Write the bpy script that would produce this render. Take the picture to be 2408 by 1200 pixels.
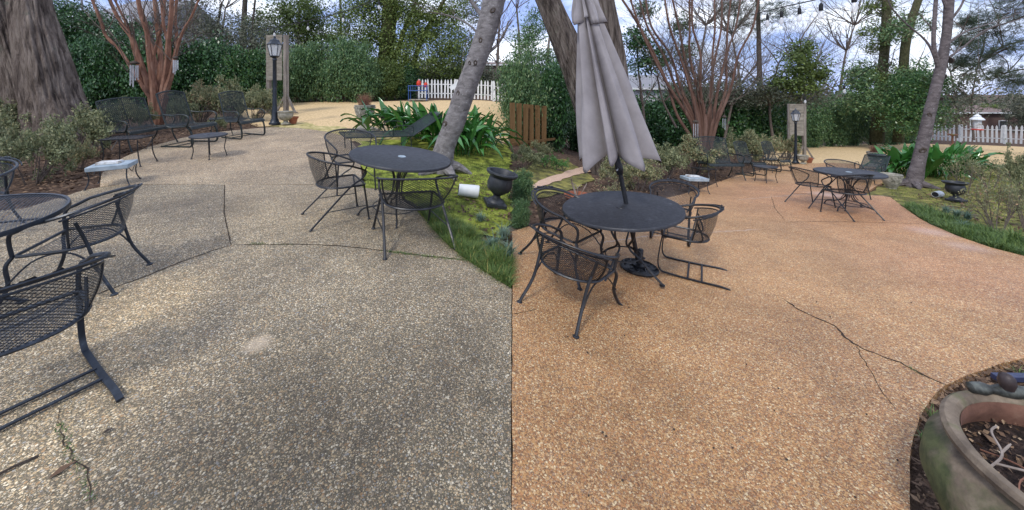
import bpy, bmesh, math, random
import numpy as np
from mathutils import Vector, Matrix, noise
sc = bpy.context.scene
for o in list(bpy.data.objects): bpy.data.objects.remove(o)
R = math.radians
# ------------------------------------------------------------------ camera
F, H0, CX, CY = 850.0, 1.85, 1204.0, 217.0          # focal length and eye height; the eye level stands 217/1200 down the frame
cam = bpy.data.cameras.new('camera'); camo = bpy.data.objects.new('camera', cam); sc.collection.objects.link(camo)
camo.location = (0, 0, H0); camo.rotation_euler = (R(90), 0, 0)
cam.sensor_width = 36; cam.lens = 36 * F / 2408; cam.shift_y = -(600 - CY) / 2408
cam.clip_start = .05; cam.clip_end = 1500
sc.camera = camo
# ------------------------------------------------------------------ world, sun, exposure
SUN_EL, SUN_AZ = R(48), R(205)                       # azimuth clockwise from +Y
w = bpy.data.worlds.new('World'); sc.world = w; w.use_nodes = True
nt = w.node_tree; nt.nodes.clear(); N = nt.nodes.new; Lk = nt.links.new
sky = N('ShaderNodeTexSky'); sky.sky_type = 'NISHITA'; sky.sun_disc = False; sky.sun_elevation = SUN_EL; sky.sun_rotation = SUN_AZ
sky.air_density = 1.2; sky.dust_density = .6; sky.ozone_density = 2.5
tc = N('ShaderNodeTexCoord'); mp = N('ShaderNodeMapping'); mp.inputs['Scale'].default_value = (1, 1, 2.6); mp.inputs['Location'].default_value = (3.3, .4, .2)
n1 = N('ShaderNodeTexNoise'); n1.inputs['Scale'].default_value = 2.3; n1.inputs['Detail'].default_value = 9; n1.inputs['Roughness'].default_value = .55; n1.inputs['Distortion'].default_value = .35
cr = N('ShaderNodeValToRGB'); cr.color_ramp.elements[0].position = .38; cr.color_ramp.elements[1].position = .60
n2 = N('ShaderNodeTexNoise'); n2.inputs['Scale'].default_value = 4.5; n2.inputs['Detail'].default_value = 6
cr2 = N('ShaderNodeValToRGB'); e = cr2.color_ramp.elements
e[0].position = .40; e[0].color = (3.6, 4.9, 9.3, 1); e[1].position = .62; e[1].color = (12.0, 12.6, 14.0, 1)
mx = N('ShaderNodeMix'); mx.data_type = 'RGBA'
bg = N('ShaderNodeBackground'); bg.inputs['Strength'].default_value = .085; wo = N('ShaderNodeOutputWorld')
mth = N('ShaderNodeMath'); mth.operation = 'MULTIPLY_ADD'; mth.inputs[1].default_value = .25; mth.inputs[2].default_value = .72
Lk(tc.outputs['Generated'], mp.inputs[0]); Lk(mp.outputs[0], n1.inputs[0]); Lk(mp.outputs[0], n2.inputs[0])
Lk(n1.outputs[0], cr.inputs[0]); Lk(n2.outputs[0], cr2.inputs[0]); Lk(cr.outputs[0], mth.inputs[0]); Lk(mth.outputs[0], mx.inputs['Factor'])
Lk(sky.outputs[0], mx.inputs['A']); Lk(cr2.outputs[0], mx.inputs['B']); Lk(mx.outputs['Result'], bg.inputs[0]); Lk(bg.outputs[0], wo.inputs[0])
sl = bpy.data.lights.new('sun', 'SUN'); sl.energy = 1.5; sl.angle = R(11); sl.color = (1, .96, .9)
so = bpy.data.objects.new('sun', sl); sc.collection.objects.link(so)
so.rotation_euler = Vector((math.sin(SUN_AZ) * math.cos(SUN_EL), math.cos(SUN_AZ) * math.cos(SUN_EL), math.sin(SUN_EL))).to_track_quat('Z', 'Y').to_euler()
sc.view_settings.view_transform = 'Standard'; sc.view_settings.look = 'None'; sc.view_settings.exposure = 0.62; sc.view_settings.gamma = 1
sc.render.engine = 'CYCLES'; sc.cycles.max_bounces = 6; sc.cycles.diffuse_bounces = 3; sc.cycles.transparent_max_bounces = 12
try: sc.cycles.use_denoising = True
except Exception: pass
# ------------------------------------------------------------------ lie of the land
def sm(a, b, t):
    t = min(1, max(0, (t - a) / (b - a))); return t * t * (3 - 2 * t)
def e_of(u, Y):                       # the land climbs away on the left and drops away on the right, with a bank between
    t = sm(6, 19, Y); s = 320 + (60 - 320) * t; c = 60 * t
    return 60 * math.tanh((u - c) / s)
def gz(X, Y):
    if Y <= .05: return 0.0
    Yc = min(Y, 45); return -e_of(F * X / Y, Y) * Yc / F
def G(px, py, dz=0.0):                # ground point seen at photo pixel
    u, v = px - CX, py - CY; Y = 8.0
    for _ in range(60):
        d = max(14, v - e_of(u, Y)); Y = Y * .5 + .5 * F * H0 / d
    X = u * Y / F; return Vector((X, Y, gz(X, Y) + dz))
def at(px, py, Y): return Vector(((px - CX) * Y / F, Y, H0 - (py - CY) * Y / F))
def gnorm(X, Y):
    h = .25; return Vector((-(gz(X + h, Y) - gz(X - h, Y)) / (2 * h), -(gz(X, Y + h) - gz(X, Y - h)) / (2 * h), 1)).normalized()
# ------------------------------------------------------------------ objects
def link(o): sc.collection.objects.link(o); return o
def tag(o, label=None, cat=None, group=None, kind=None):
    if label: o['label'] = label
    if cat: o['category'] = cat
    if group: o['group'] = group
    if kind: o['kind'] = kind
    return o
def empty(name, loc=(0, 0, 0), rz=0):
    o = bpy.data.objects.new(name, None); o.empty_display_size = .1; link(o); o.location = loc; o.rotation_euler = (0, 0, rz); return o
def seat_on_ground(o, px=None, py=None, facing=0, tilt=1.0, extra=None, scale=1, loc=None):
    """stand the thing on the land at a pixel, turned so that its front (-Y) looks along facing (degrees from +X)"""
    p = loc or G(px, py); nrm = gnorm(p.x, p.y)
    nrm = (Vector((0, 0, 1)) * (1 - tilt) + nrm * tilt).normalized()
    if extra: nrm = (nrm + Vector(extra)).normalized()
    q = Vector((0, 0, 1)).rotation_difference(nrm)
    o.rotation_mode = 'QUATERNION'; o.rotation_quaternion = q @ Matrix.Rotation(R(facing + 90), 3, 'Z').to_quaternion()
    o.location = p; o.scale = (scale,) * 3 if not isinstance(scale, tuple) else scale; return o
def copy_tree(o, parent=None):
    c = o.copy(); link(c); c.parent = parent
    for ch in list(o.children): copy_tree(ch, c)
    return c
def mesh_np(name, v, f, m, parent=None, smooth=False):
    v = np.asarray(v, dtype=np.float32); f = np.asarray(f, dtype=np.int32); k = f.shape[1]
    me = bpy.data.meshes.new(name); me.vertices.add(len(v)); me.vertices.foreach_set('co', v.ravel())
    me.loops.add(f.size); me.loops.foreach_set('vertex_index', f.ravel())
    me.polygons.add(len(f)); me.polygons.foreach_set('loop_start', np.arange(0, f.size, k, dtype=np.int32))
    try: me.polygons.foreach_set('loop_total', np.full(len(f), k, dtype=np.int32))
    except Exception: pass
    me.update(calc_edges=True); me.materials.append(m)
    if smooth: me.polygons.foreach_set('use_smooth', np.ones(len(f), dtype=bool))
    o = bpy.data.objects.new(name, me); link(o); o.parent = parent; return o
class MB:
    def __init__(s): s.v = []; s.f = []
    def add(s, vs, fs):
        b = len(s.v); s.v += [tuple(x) for x in vs]; s.f += [tuple(i + b for i in q) for q in fs]; return s
    def box(s, c, d, rot=None, taper=1.0):
        c = Vector(c); hx, hy, hz = d[0] / 2, d[1] / 2, d[2] / 2; vs = []
        for z, k in ((-hz, 1), (hz, taper)):
            for x, y in ((-hx, -hy), (hx, -hy), (hx, hy), (-hx, hy)):
                p = Vector((x * k, y * k, z)); p = rot @ p if rot else p; vs.append(c + p)
        return s.add(vs, [(3, 2, 1, 0), (4, 5, 6, 7), (0, 1, 5, 4), (1, 2, 6, 5), (2, 3, 7, 6), (3, 0, 4, 7)])
    def tube(s, pts, r, n=6, cap=True, sx=1.0, sy=1.0, up=None):
        pts = [Vector(p) for p in pts]; m = len(pts); rr = r if hasattr(r, '__len__') else [r] * m
        a = None; vs = []
        for i, p in enumerate(pts):
            t = (pts[min(i + 1, m - 1)] - pts[max(i - 1, 0)])
            if t.length < 1e-9: t = Vector((0, 0, 1))
            t.normalize()
            if a is None:
                a = Vector(up) if up else (Vector((0, 0, 1)) if abs(t.z) < .9 else Vector((1, 0, 0)))
            a = (a - t * a.dot(t));
            if a.length < 1e-6: a = t.orthogonal()
            a.normalize(); b = t.cross(a)
            for k in range(n):
                th = 2 * math.pi * (k + .5) / n; vs.append(p + (a * math.cos(th) * sx + b * math.sin(th) * sy) * rr[i])
        fs = [(i * n + k, i * n + (k + 1) % n, (i + 1) * n + (k + 1) % n, (i + 1) * n + k) for i in range(m - 1) for k in range(n)]
        if cap: fs += [tuple(range(n - 1, -1, -1)), tuple((m - 1) * n + k for k in range(n))]
        return s.add(vs, fs)
    def lathe(s, prof, n=24, c=(0, 0, 0), rot=None, cap=True, warp=None):
        c = Vector(c); vs = []
        for j, (r, z) in enumerate(prof):
            for k in range(n):
                th = 2 * math.pi * k / n; rr = r * (warp(th, z) if warp else 1); p = Vector((rr * math.cos(th), rr * math.sin(th), z)); p = rot @ p if rot else p; vs.append(c + p)
        fs = [(j * n + k, j * n + (k + 1) % n, (j + 1) * n + (k + 1) % n, (j + 1) * n + k) for j in range(len(prof) - 1) for k in range(n)]
        if cap: fs += [tuple(range(n - 1, -1, -1)), tuple((len(prof) - 1) * n + k for k in range(n))]
        return s.add(vs, fs)
    def lattice(s, surf, nu, nv, wd):
        g = [[Vector(surf(i / nu, j / nv)) for j in range(nv + 1)] for i in range(nu + 1)]
        for i in range(nu):
            for j in range(nv):
                if (i + j) % 2 == 0: a, b, c, d = g[i][j], g[i + 1][j + 1], g[i + 1][j], g[i][j + 1]
                else: a, b, c, d = g[i + 1][j], g[i][j + 1], g[i][j], g[i + 1][j + 1]
                t = b - a
                if t.length < 1e-6: continue
                n = t.cross(d - c)
                if n.length < 1e-9: continue
                q = n.cross(t).normalized() * wd / 2
                s.add([a - q, b - q, b + q, a + q], [(0, 1, 2, 3)])
        return s
    def obj(s, name, m, parent=None, smooth=True, bevel=0):
        me = bpy.data.meshes.new(name); me.from_pydata(s.v, [], s.f); me.materials.append(m)
        if smooth:
            for p in me.polygons: p.use_smooth = len(p.vertices) <= 4
            try: me.set_sharp_from_angle(angle=R(42))
            except Exception: pass
        o = bpy.data.objects.new(name, me); link(o); o.parent = parent
        if bevel:
            b = o.modifiers.new('bevel', 'BEVEL'); b.width = bevel; b.segments = 2; b.limit_method = 'ANGLE'
        return o
def crom(pts, n=6):
    pts = [Vector(p) for p in pts]; P = [pts[0] * 2 - pts[1]] + pts + [pts[-1] * 2 - pts[-2]]; out = []
    for i in range(1, len(P) - 2):
        for k in range(n):
            t = k / n; a, b, c, d = P[i - 1], P[i], P[i + 1], P[i + 2]
            out.append(.5 * ((2 * b) + (c - a) * t + (2 * a - 5 * b + 4 * c - d) * t * t + (3 * b - a - 3 * c + d) * t ** 3))
    out.append(pts[-1]); return out
# ------------------------------------------------------------------ materials
def nodes(name):
    m = bpy.data.materials.new(name); m.use_nodes = True; t = m.node_tree; b = t.nodes['Principled BSDF']; return m, t, b
def nz(t, scale, detail=4, rough=.5, coord=None, dist=0):
    n = t.nodes.new('ShaderNodeTexNoise'); n.inputs['Scale'].default_value = scale; n.inputs['Detail'].default_value = detail; n.inputs['Roughness'].default_value = rough; n.inputs['Distortion'].default_value = dist
    if coord: t.links.new(coord, n.inputs['Vector'])
    return n.outputs[0]
def ramp(t, fac, stops, interp='LINEAR'):
    r = t.nodes.new('ShaderNodeValToRGB'); r.color_ramp.interpolation = interp; el = r.color_ramp.elements
    while len(el) < len(stops): el.new(.5)
    for x, (p, c) in zip(el, stops): x.position = p; x.color = (*c, 1) if len(c) == 3 else c
    t.links.new(fac, r.inputs[0]); return r.outputs[0]
def mixc(t, fac, a, b, mode='MIX'):
    m = t.nodes.new('ShaderNodeMix'); m.data_type = 'RGBA'; m.blend_type = mode
    for s, x in (('Factor', fac), ('A', a), ('B', b)):
        i = [q for q in m.inputs if q.name == s and (q.type == 'RGBA' if s != 'Factor' else q.type == 'VALUE')][0]
        if isinstance(x, (int, float)): i.default_value = x
        elif isinstance(x, tuple): i.default_value = (*x, 1)
        else: t.links.new(x, i)
    return [q for q in m.outputs if q.type == 'RGBA'][0]
def mathn(t, op, a, b=0.0, c=None):
    m = t.nodes.new('ShaderNodeMath'); m.operation = op
    for i, x in enumerate((a, b) if c is None else (a, b, c)):
        if isinstance(x, (int, float)): m.inputs[i].default_value = x
        else: t.links.new(x, m.inputs[i])
    return m.outputs[0]
def bump(t, b, h, strength=.4, dist=.01):
    n = t.nodes.new('ShaderNodeBump'); n.inputs['Strength'].default_value = strength; n.inputs['Distance'].default_value = dist
    t.links.new(h, n.inputs['Height']); t.links.new(n.outputs[0], b.inputs['Normal'])
def ocoord(t, scale=None):
    c = t.nodes.new('ShaderNodeTexCoord').outputs['Object']
    if scale:
        m = t.nodes.new('ShaderNodeMapping'); m.inputs['Scale'].default_value = scale; t.links.new(c, m.inputs[0]); c = m.outputs[0]
    return c
def surf(name, stops, scale=4, rough=.8, detail=6, bscale=40, bs=.4, bd=.01, spec=.3, stretch=None, metal=0):
    m, t, b = nodes(name); c = ocoord(t, stretch)
    t.links.new(ramp(t, nz(t, scale, detail, .6, c), stops), b.inputs['Base Color'])
    b.inputs['Roughness'].default_value = rough; b.inputs['Specular IOR Level'].default_value = spec; b.inputs['Metallic'].default_value = metal
    if bs: bump(t, b, nz(t, bscale, 5, .6, c), bs, bd)
    return m
def leafm(name, stops, rough=.45, spec=.4, trans=.15):
    m, t, b = nodes(name); g = t.nodes.new('ShaderNodeNewGeometry').outputs['Random Per Island']
    oi = t.nodes.new('ShaderNodeObjectInfo').outputs['Random']
    f = mathn(t, 'ADD', mathn(t, 'MULTIPLY', mathn(t, 'POWER', g, 1.25), .72), mathn(t, 'MULTIPLY', oi, .28))
    col = ramp(t, f, stops); t.links.new(col, b.inputs['Base Color'])
    b.inputs['Roughness'].default_value = rough; b.inputs['Specular IOR Level'].default_value = spec
    if trans:
        tr = t.nodes.new('ShaderNodeBsdfTranslucent'); t.links.new(col, tr.inputs[0]); ms = t.nodes.new('ShaderNodeMixShader'); ms.inputs[0].default_value = trans
        t.links.new(b.outputs[0], ms.inputs[1]); t.links.new(tr.outputs[0], ms.inputs[2]); t.links.new(ms.outputs[0], t.nodes['Material Output'].inputs[0])
    return m
def spot(t, c, p, r, soft=.35, jit=.5, jscale=6):
    """soft-edged mark around a point in object space, with an uneven outline"""
    v = t.nodes.new('ShaderNodeVectorMath'); v.operation = 'DISTANCE'; t.links.new(c, v.inputs[0]); v.inputs[1].default_value = p
    d = mathn(t, 'DIVIDE', v.outputs['Value'], r)
    d = mathn(t, 'ADD', d, mathn(t, 'MULTIPLY', mathn(t, 'SUBTRACT', nz(t, jscale, 4, .6, c), .5), jit))
    mr = t.nodes.new('ShaderNodeMapRange'); mr.interpolation_type = 'SMOOTHSTEP'; mr.inputs['From Min'].default_value = 1 - soft; mr.inputs['From Max'].default_value = 1 + soft; mr.inputs['To Min'].default_value = 1; mr.inputs['To Max'].default_value = 0
    t.links.new(d, mr.inputs['Value']); return mr.outputs[0]
def aggregate(name, pebbles, matrix, dirt_lo, dirt_hi, marks, rough, spec, cover=.55, dirtc=(.5, .46, .42)):
    m, t, b = nodes(name); c = ocoord(t)
    def vor(scale, feat='F1'):
        v = t.nodes.new('ShaderNodeTexVoronoi'); v.inputs['Scale'].default_value = scale; v.feature = feat; v.inputs['Randomness'].default_value = 1
        w_ = t.nodes.new('ShaderNodeVectorMath'); w_.operation = 'ADD'; ns = t.nodes.new('ShaderNodeTexNoise'); ns.inputs['Scale'].default_value = scale * 1.3; ns.inputs['Detail'].default_value = 1; t.links.new(c, ns.inputs[0])
        s2 = t.nodes.new('ShaderNodeVectorMath'); s2.operation = 'SCALE'; s2.inputs['Scale'].default_value = .45 / scale; t.links.new(ns.outputs['Color'], s2.inputs[0])
        t.links.new(c, w_.inputs[0]); t.links.new(s2.outputs[0], w_.inputs[1]); t.links.new(w_.outputs[0], v.inputs[0]); return v
    va, vb = vor(100), vor(165)
    sa = t.nodes.new('ShaderNodeSeparateColor'); t.links.new(va.outputs['Color'], sa.inputs[0]); sb = t.nodes.new('ShaderNodeSeparateColor'); t.links.new(vb.outputs['Color'], sb.inputs[0])
    pa = ramp(t, sa.outputs[0], pebbles, 'CONSTANT'); pb = ramp(t, sb.outputs[1], pebbles, 'CONSTANT')
    ma = mathn(t, 'LESS_THAN', va.outputs['Distance'], mathn(t, 'MULTIPLY_ADD', sa.outputs[2], .42, cover - .25))
    mb_ = mathn(t, 'LESS_THAN', vb.outputs['Distance'], mathn(t, 'MULTIPLY_ADD', sb.outputs[2], .40, cover - .28))
    vc = vor(52); sc_ = t.nodes.new('ShaderNodeSeparateColor'); t.links.new(vc.outputs['Color'], sc_.inputs[0]); pc = ramp(t, sc_.outputs[0], pebbles, 'CONSTANT')
    mc = mathn(t, 'MULTIPLY', mathn(t, 'LESS_THAN', vc.outputs['Distance'], .34), mathn(t, 'GREATER_THAN', sc_.outputs[1], .72))
    base = mixc(t, nz(t, 30, 4, .6, c), matrix[0], matrix[1])
    col = mixc(t, ma, mixc(t, mb_, base, pb), pa)
    col = mixc(t, mc, col, pc)
    dirt = mathn(t, 'MULTIPLY_ADD', nz(t, 1.1, 8, .62, c, .6), 1.0, mathn(t, 'MULTIPLY', mathn(t, 'SUBTRACT', nz(t, 6, 5, .6, c), .5), .35))
    dk = ramp(t, dirt, [(.34, dirt_lo), (.66, dirt_hi)])
    col = mixc(t, 1.0, col, dk, 'MULTIPLY')
    for (p, r, soft, colr, amt, mode) in marks:
        col = mixc(t, mathn(t, 'MULTIPLY', spot(t, c, p, r, soft), amt), col, colr, mode)
    t.links.new(col, b.inputs['Base Color']); b.inputs['Specular IOR Level'].default_value = spec
    t.links.new(mathn(t, 'MULTIPLY_ADD', nz(t, 2.2, 5, .6, c), .35, rough - .17), b.inputs['Roughness'])
    bump(t, b, mathn(t, 'SUBTRACT', 1.0, mathn(t, 'MINIMUM', va.outputs['Distance'], vb.outputs['Distance'])), .55, .006)
    return m
M = {}
pb_grey = [(0, (.20, .165, .125)), (.12, (.42, .33, .22)), (.26, (.56, .46, .33)), (.38, (.30, .25, .20)), (.50, (.10, .085, .07)), (.60, (.48, .43, .36)), (.70, (.34, .23, .14)), (.80, (.70, .64, .54)), (.86, (.16, .14, .12)), (.94, (.30, .30, .31))]
pb_tan_raw = [(0, (.40, .215, .105)), (.12, (.54, .32, .16)), (.28, (.62, .40, .22)), (.40, (.33, .17, .09)), (.50, (.52, .27, .14)), (.62, (.68, .50, .33)), (.72, (.24, .13, .075)), (.78, (.80, .68, .52)), (.84, (.56, .34, .20)), (.92, (.42, .30, .24))]
pb_tan = [(p, (c[0] * .84, c[1] * .80, c[2] * .70)) for p, c in pb_tan_raw]
def gp(px, py): p = G(px, py); return (p.x, p.y, p.z)
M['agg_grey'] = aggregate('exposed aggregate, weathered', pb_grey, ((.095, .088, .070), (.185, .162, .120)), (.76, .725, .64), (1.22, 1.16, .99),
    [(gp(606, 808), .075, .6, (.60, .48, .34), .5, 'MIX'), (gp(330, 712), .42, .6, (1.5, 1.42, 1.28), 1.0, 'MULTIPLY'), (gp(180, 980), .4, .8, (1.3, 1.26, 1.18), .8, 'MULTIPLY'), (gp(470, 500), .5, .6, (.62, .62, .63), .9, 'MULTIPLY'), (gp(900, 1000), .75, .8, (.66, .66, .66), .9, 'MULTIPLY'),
     (gp(500, 1120), .5, .8, (.74, .74, .74), .9, 'MULTIPLY'), (gp(750, 1100), 1.0, .8, (.86, .86, .85), .9, 'MULTIPLY'), (gp(180, 450), .45, .5, (1.5, 1.45, 1.42), .8, 'MULTIPLY'), (gp(660, 340), 3.2, .7, (1.30, 1.22, 1.20), .9, 'MULTIPLY'), (gp(700, 500), .7, .8, (1.18, 1.15, 1.1), .8, 'MULTIPLY')], .78, .35, .47)  # widest mark of the near foreground: lens vignetting painted into the colour
M['agg_grey_dark'] = aggregate('exposed aggregate, stained', pb_grey, ((.075, .07, .058), (.15, .132, .10)), (.66, .635, .57), (1.14, 1.09, .94), [(gp(180, 450), .45, .5, (1.6, 1.55, 1.45), .8, 'MULTIPLY'), (gp(210, 560), .4, .8, (1.25, 1.2, 1.12), .8, 'MULTIPLY'), (gp(480, 480), .5, .6, (.80, .80, .82), .9, 'MULTIPLY')], .78, .35, .47)
M['agg_tan'] = aggregate('exposed aggregate, freshly washed', pb_tan, ((.14, .085, .052), (.26, .16, .10)), (.88, .84, .73), (1.22, 1.18, 1.04),
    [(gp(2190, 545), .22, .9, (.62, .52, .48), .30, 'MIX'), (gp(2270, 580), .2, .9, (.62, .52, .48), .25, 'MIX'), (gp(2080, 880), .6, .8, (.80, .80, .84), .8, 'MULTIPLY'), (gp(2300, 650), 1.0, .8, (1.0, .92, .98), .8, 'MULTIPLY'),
     (gp(1950, 458), .28, .9, (.8, .7, .62), .4, 'MIX'), (gp(1400, 640), .7, .8, (.78, .74, .72), .9, 'MULTIPLY'), (gp(1500, 1050), 1.0, .8, (.80, .78, .74), .9, 'MULTIPLY'), (gp(2000, 480), 2.2, .8, (1.0, .88, .92), .9, 'MULTIPLY')], .62, .45, .6)  # broad mark nearest the camera darkens the colour for lens vignetting
M['mulch'] = surf('leaf mulch and soil', [(.25, (0.033, 0.022, 0.015)), (.5, (0.105, 0.067, 0.047)), (.62, (0.171, 0.116, 0.081)), (.8, (0.253, 0.194, 0.133))], 9, .95, 10, 60, 1.0, .03, .15)
M['moss'] = surf('moss', [(.36, (0.074, 0.069, 0.033)), (.45, (0.174, 0.202, 0.037)), (.58, (0.348, 0.389, 0.067)), (.75, (0.480, 0.476, 0.148))], 5, .95, 9, 120, .8, .02, .1)
M['moss_dull'] = surf('dull moss', [(.3, (0.075, 0.060, 0.038)), (.47, (0.149, 0.143, 0.053)), (.6, (0.284, 0.254, 0.075)), (.78, (0.448, 0.374, 0.179))], 4.5, .95, 9, 120, .8, .02, .1)
M['straw'] = surf('dormant lawn', [(.28, (0.370, 0.264, 0.135)), (.5, (0.617, 0.450, 0.242)), (.7, (0.790, 0.588, 0.338))], 16, .95, 10, 70, .8, .02, .1)
M['straw_green'] = surf('lawn edge', [(.32, (0.213, 0.213, 0.075)), (.5, (0.450, 0.375, 0.163)), (.68, (0.650, 0.525, 0.300))], 7, .95, 10, 70, .8, .02, .1)
M['path'] = surf('path gravel', [(.3, (.40, .26, .17)), (.6, (.60, .42, .30))], 30, .9, 6, 90, .6, .01)
def iron(name, lo, hi, rough):
    m, t, b = nodes(name); c = ocoord(t)
    col = ramp(t, nz(t, 14, 6, .65, c), [(.35, lo), (.62, hi), (.76, tuple(min(1, x * 2.4 + .02) for x in hi))])
    t.links.new(col, b.inputs['Base Color']); t.links.new(mathn(t, 'MULTIPLY_ADD', nz(t, 30, 3, .5, c), .4, rough - .2), b.inputs['Roughness'])
    b.inputs['Specular IOR Level'].default_value = .55; b.inputs['Metallic'].default_value = .15; bump(t, b, nz(t, 160, 3, .5, c), .25, .002); return m
M['iron'] = iron('black enamelled iron', (0.0082, 0.0088, 0.0109), (0.0190, 0.0204, 0.0245), .42)
M['iron_blue'] = iron('blue black enamelled iron', (0.0082, 0.0129, 0.0204), (0.0204, 0.0286, 0.0408), .42)
M['iron_green'] = iron('green black iron', (0.0082, 0.0150, 0.0150), (0.0177, 0.0272, 0.0272), .5)
M['top_dark'] = iron('dusty table top', (.020, .021, .025), (.034, .036, .042), .5)
def bark(name, stops, sc1, stretch, bs, bd, lich=None, rough=.9):
    m, t, b = nodes(name); c = ocoord(t, stretch); c0 = ocoord(t)
    col = ramp(t, nz(t, sc1, 8, .65, c, .5), stops)
    if lich: col = mixc(t, ramp(t, nz(t, lich[0], 5, .7, c0), [(lich[1], (0, 0, 0)), (lich[1] + .04, (1, 1, 1))]), col, lich[2])
    t.links.new(col, b.inputs['Base Color']); b.inputs['Roughness'].default_value = rough; b.inputs['Specular IOR Level'].default_value = .2
    bump(t, b, nz(t, sc1 * 1.6, 8, .7, c, .4), bs, bd); return m
M['bark_oak'] = bark('furrowed bark', [(.36, (0.056, 0.042, 0.035)), (.5, (0.169, 0.134, 0.110)), (.72, (0.338, 0.283, 0.235))], 5, (1.6, 1.6, .16), 1, .10, (3, .62, (.16, .155, .12)))
M['bark_oak_dark'] = bark('dark furrowed bark', [(.36, (0.044, 0.035, 0.030)), (.5, (0.132, 0.108, 0.092)), (.72, (0.263, 0.227, 0.197))], 5, (1.6, 1.6, .16), 1, .10, (3, .62, (.16, .155, .12)))
M['bark_myrtle'] = bark('smooth cinnamon bark', [(.3, (.13, .065, .043)), (.52, (.26, .135, .09)), (.75, (.42, .27, .20))], 6, (1, 1, .3), .35, .01, (7, .66, (.34, .27, .21)), .75)
M['bark_myrtle_pale'] = bark('pale smooth bark', [(.3, (0.083, 0.044, 0.032)), (.52, (0.148, 0.085, 0.063)), (.75, (0.225, 0.146, 0.116))], 6, (1, 1, .3), .35, .01, None, .75)
M['bark_maple'] = bark('grey bark', [(.28, (0.076, 0.070, 0.069)), (.5, (0.180, 0.166, 0.162)), (.72, (0.297, 0.279, 0.275))], 7, (1, 1, 1.8), .6, .02, (26, .64, (.48, .50, .48)))
M['bark_maple_dark'] = bark('darker grey bark', [(.28, (0.051, 0.044, 0.043)), (.5, (0.122, 0.103, 0.101)), (.72, (0.200, 0.174, 0.172))], 7, (1, 1, 1.8), .6, .02, (26, .64, (.48, .50, .48)))
M['bark_dark'] = bark('dark bark', [(.3, (.030, .024, .020)), (.6, (.085, .068, .056))], 6, (1, 1, .25), .8, .03)
M['bark_ivy'] = bark('ivy covered bark', [(.3, (.03, .034, .016)), (.5, (.075, .075, .035)), (.7, (.13, .12, .065))], 14, (1, 1, .5), 1, .05)
M['twig'] = surf('twigs', [(.3, (.075, .058, .048)), (.7, (.18, .145, .12))], 20, .9, 3, 40, 0)
M['twig_pale'] = surf('pale twigs', [(.3, (.18, .145, .12)), (.7, (.33, .28, .24))], 20, .9, 3, 40, 0)
M['l_holly'] = leafm('glossy dark leaves', [(.1, (0.017, 0.054, 0.018)), (.5, (0.038, 0.105, 0.031)), (.85, (0.080, 0.176, 0.046)), (1, (0.189, 0.257, 0.091))], .35, .5, .1)
M['l_hedge'] = leafm('hedge leaves', [(.1, (0.042, 0.099, 0.042)), (.5, (0.088, 0.171, 0.068)), (.85, (0.179, 0.270, 0.104)), (1, (0.357, 0.378, 0.190))], .45, .4, .15)
M['l_olive'] = leafm('olive leaves', [(.1, (0.061, 0.095, 0.024)), (.5, (0.115, 0.169, 0.041)), (.9, (0.216, 0.270, 0.068)), (1, (0.338, 0.324, 0.135))], .5, .35, .2)
M['l_grey'] = leafm('grey green leaves', [(.1, (0.070, 0.084, 0.056)), (.5, (0.140, 0.154, 0.105)), (.85, (0.238, 0.231, 0.168)), (1, (0.364, 0.308, 0.238))], .6, .3, .2)
M['l_azalea'] = leafm('azalea leaves', [(.1, (0.132, 0.157, 0.082)), (.5, (0.243, 0.272, 0.137)), (.8, (0.405, 0.377, 0.200)), (.93, (0.506, 0.299, 0.182)), (1, (0.851, 0.597, 0.437))], .5, .35, .2)
M['l_pine'] = leafm('pine needles', [(.1, (0.026, 0.044, 0.029)), (.6, (0.058, 0.091, 0.055)), (1, (0.130, 0.156, 0.091))], .6, .3, .15)
M['l_aspi'] = leafm('broad glossy leaves', [(.0, (0.013, 0.056, 0.010)), (.3, (0.027, 0.106, 0.018)), (.6, (0.056, 0.188, 0.035)), (.85, (0.125, 0.312, 0.088)), (.95, (0.275, 0.450, 0.188)), (1, (0.500, 0.450, 0.200))], .22, .7, .12)
M['l_mondo'] = leafm('border grass blades', [(.1, (0.051, 0.101, 0.027)), (.5, (0.103, 0.177, 0.045)), (.9, (0.207, 0.284, 0.072)), (1, (0.585, 0.378, 0.126))], .5, .35, .2)
M['l_moss'] = leafm('moss sprigs', [(.1, (0.055, 0.085, 0.019)), (.4, (0.144, 0.198, 0.036)), (.8, (0.265, 0.355, 0.061)), (1, (0.376, 0.397, 0.145))], .8, .2, .2)
M['l_bluegrass'] = leafm('blue green blades', [(.1, (.08, .14, .10)), (.6, (.16, .25, .19)), (1, (.30, .36, .27))], .5, .35, .2)
M['l_dry'] = leafm('dead grass', [(.1, (.16, .075, .05)), (.6, (.30, .15, .10)), (1, (.44, .27, .18))], .8, .2, .2)
M['l_litter'] = leafm('fallen leaves', [(.1, (.055, .035, .022)), (.5, (.13, .08, .05)), (.85, (.26, .17, .10)), (1, (.50, .40, .28))], .8, .2, .0)
M['l_bright'] = leafm('young green leaves', [(.1, (.05, .14, .03)), (.6, (.10, .25, .06)), (1, (.2, .36, .12))], .4, .4, .25)
M['stone'] = surf('weathered cast stone', [(.3, (0.143, 0.138, 0.105)), (.5, (0.297, 0.281, 0.231)), (.72, (0.440, 0.407, 0.341))], 7, .9, 8, 50, .6, .006)
M['stone_blue'] = surf('blue grey slate', [(.3, (.18, .23, .26)), (.55, (.30, .36, .40)), (.75, (.42, .47, .50))], 6, .7, 6, 50, .3, .004)
M['stone_pale'] = surf('pale marbled stone', [(.35, (.28, .25, .22)), (.45, (.50, .50, .48)), (.58, (.60, .62, .62)), (.7, (.42, .34, .24))], 9, .7, 4, 40, .4, .006)
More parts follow.
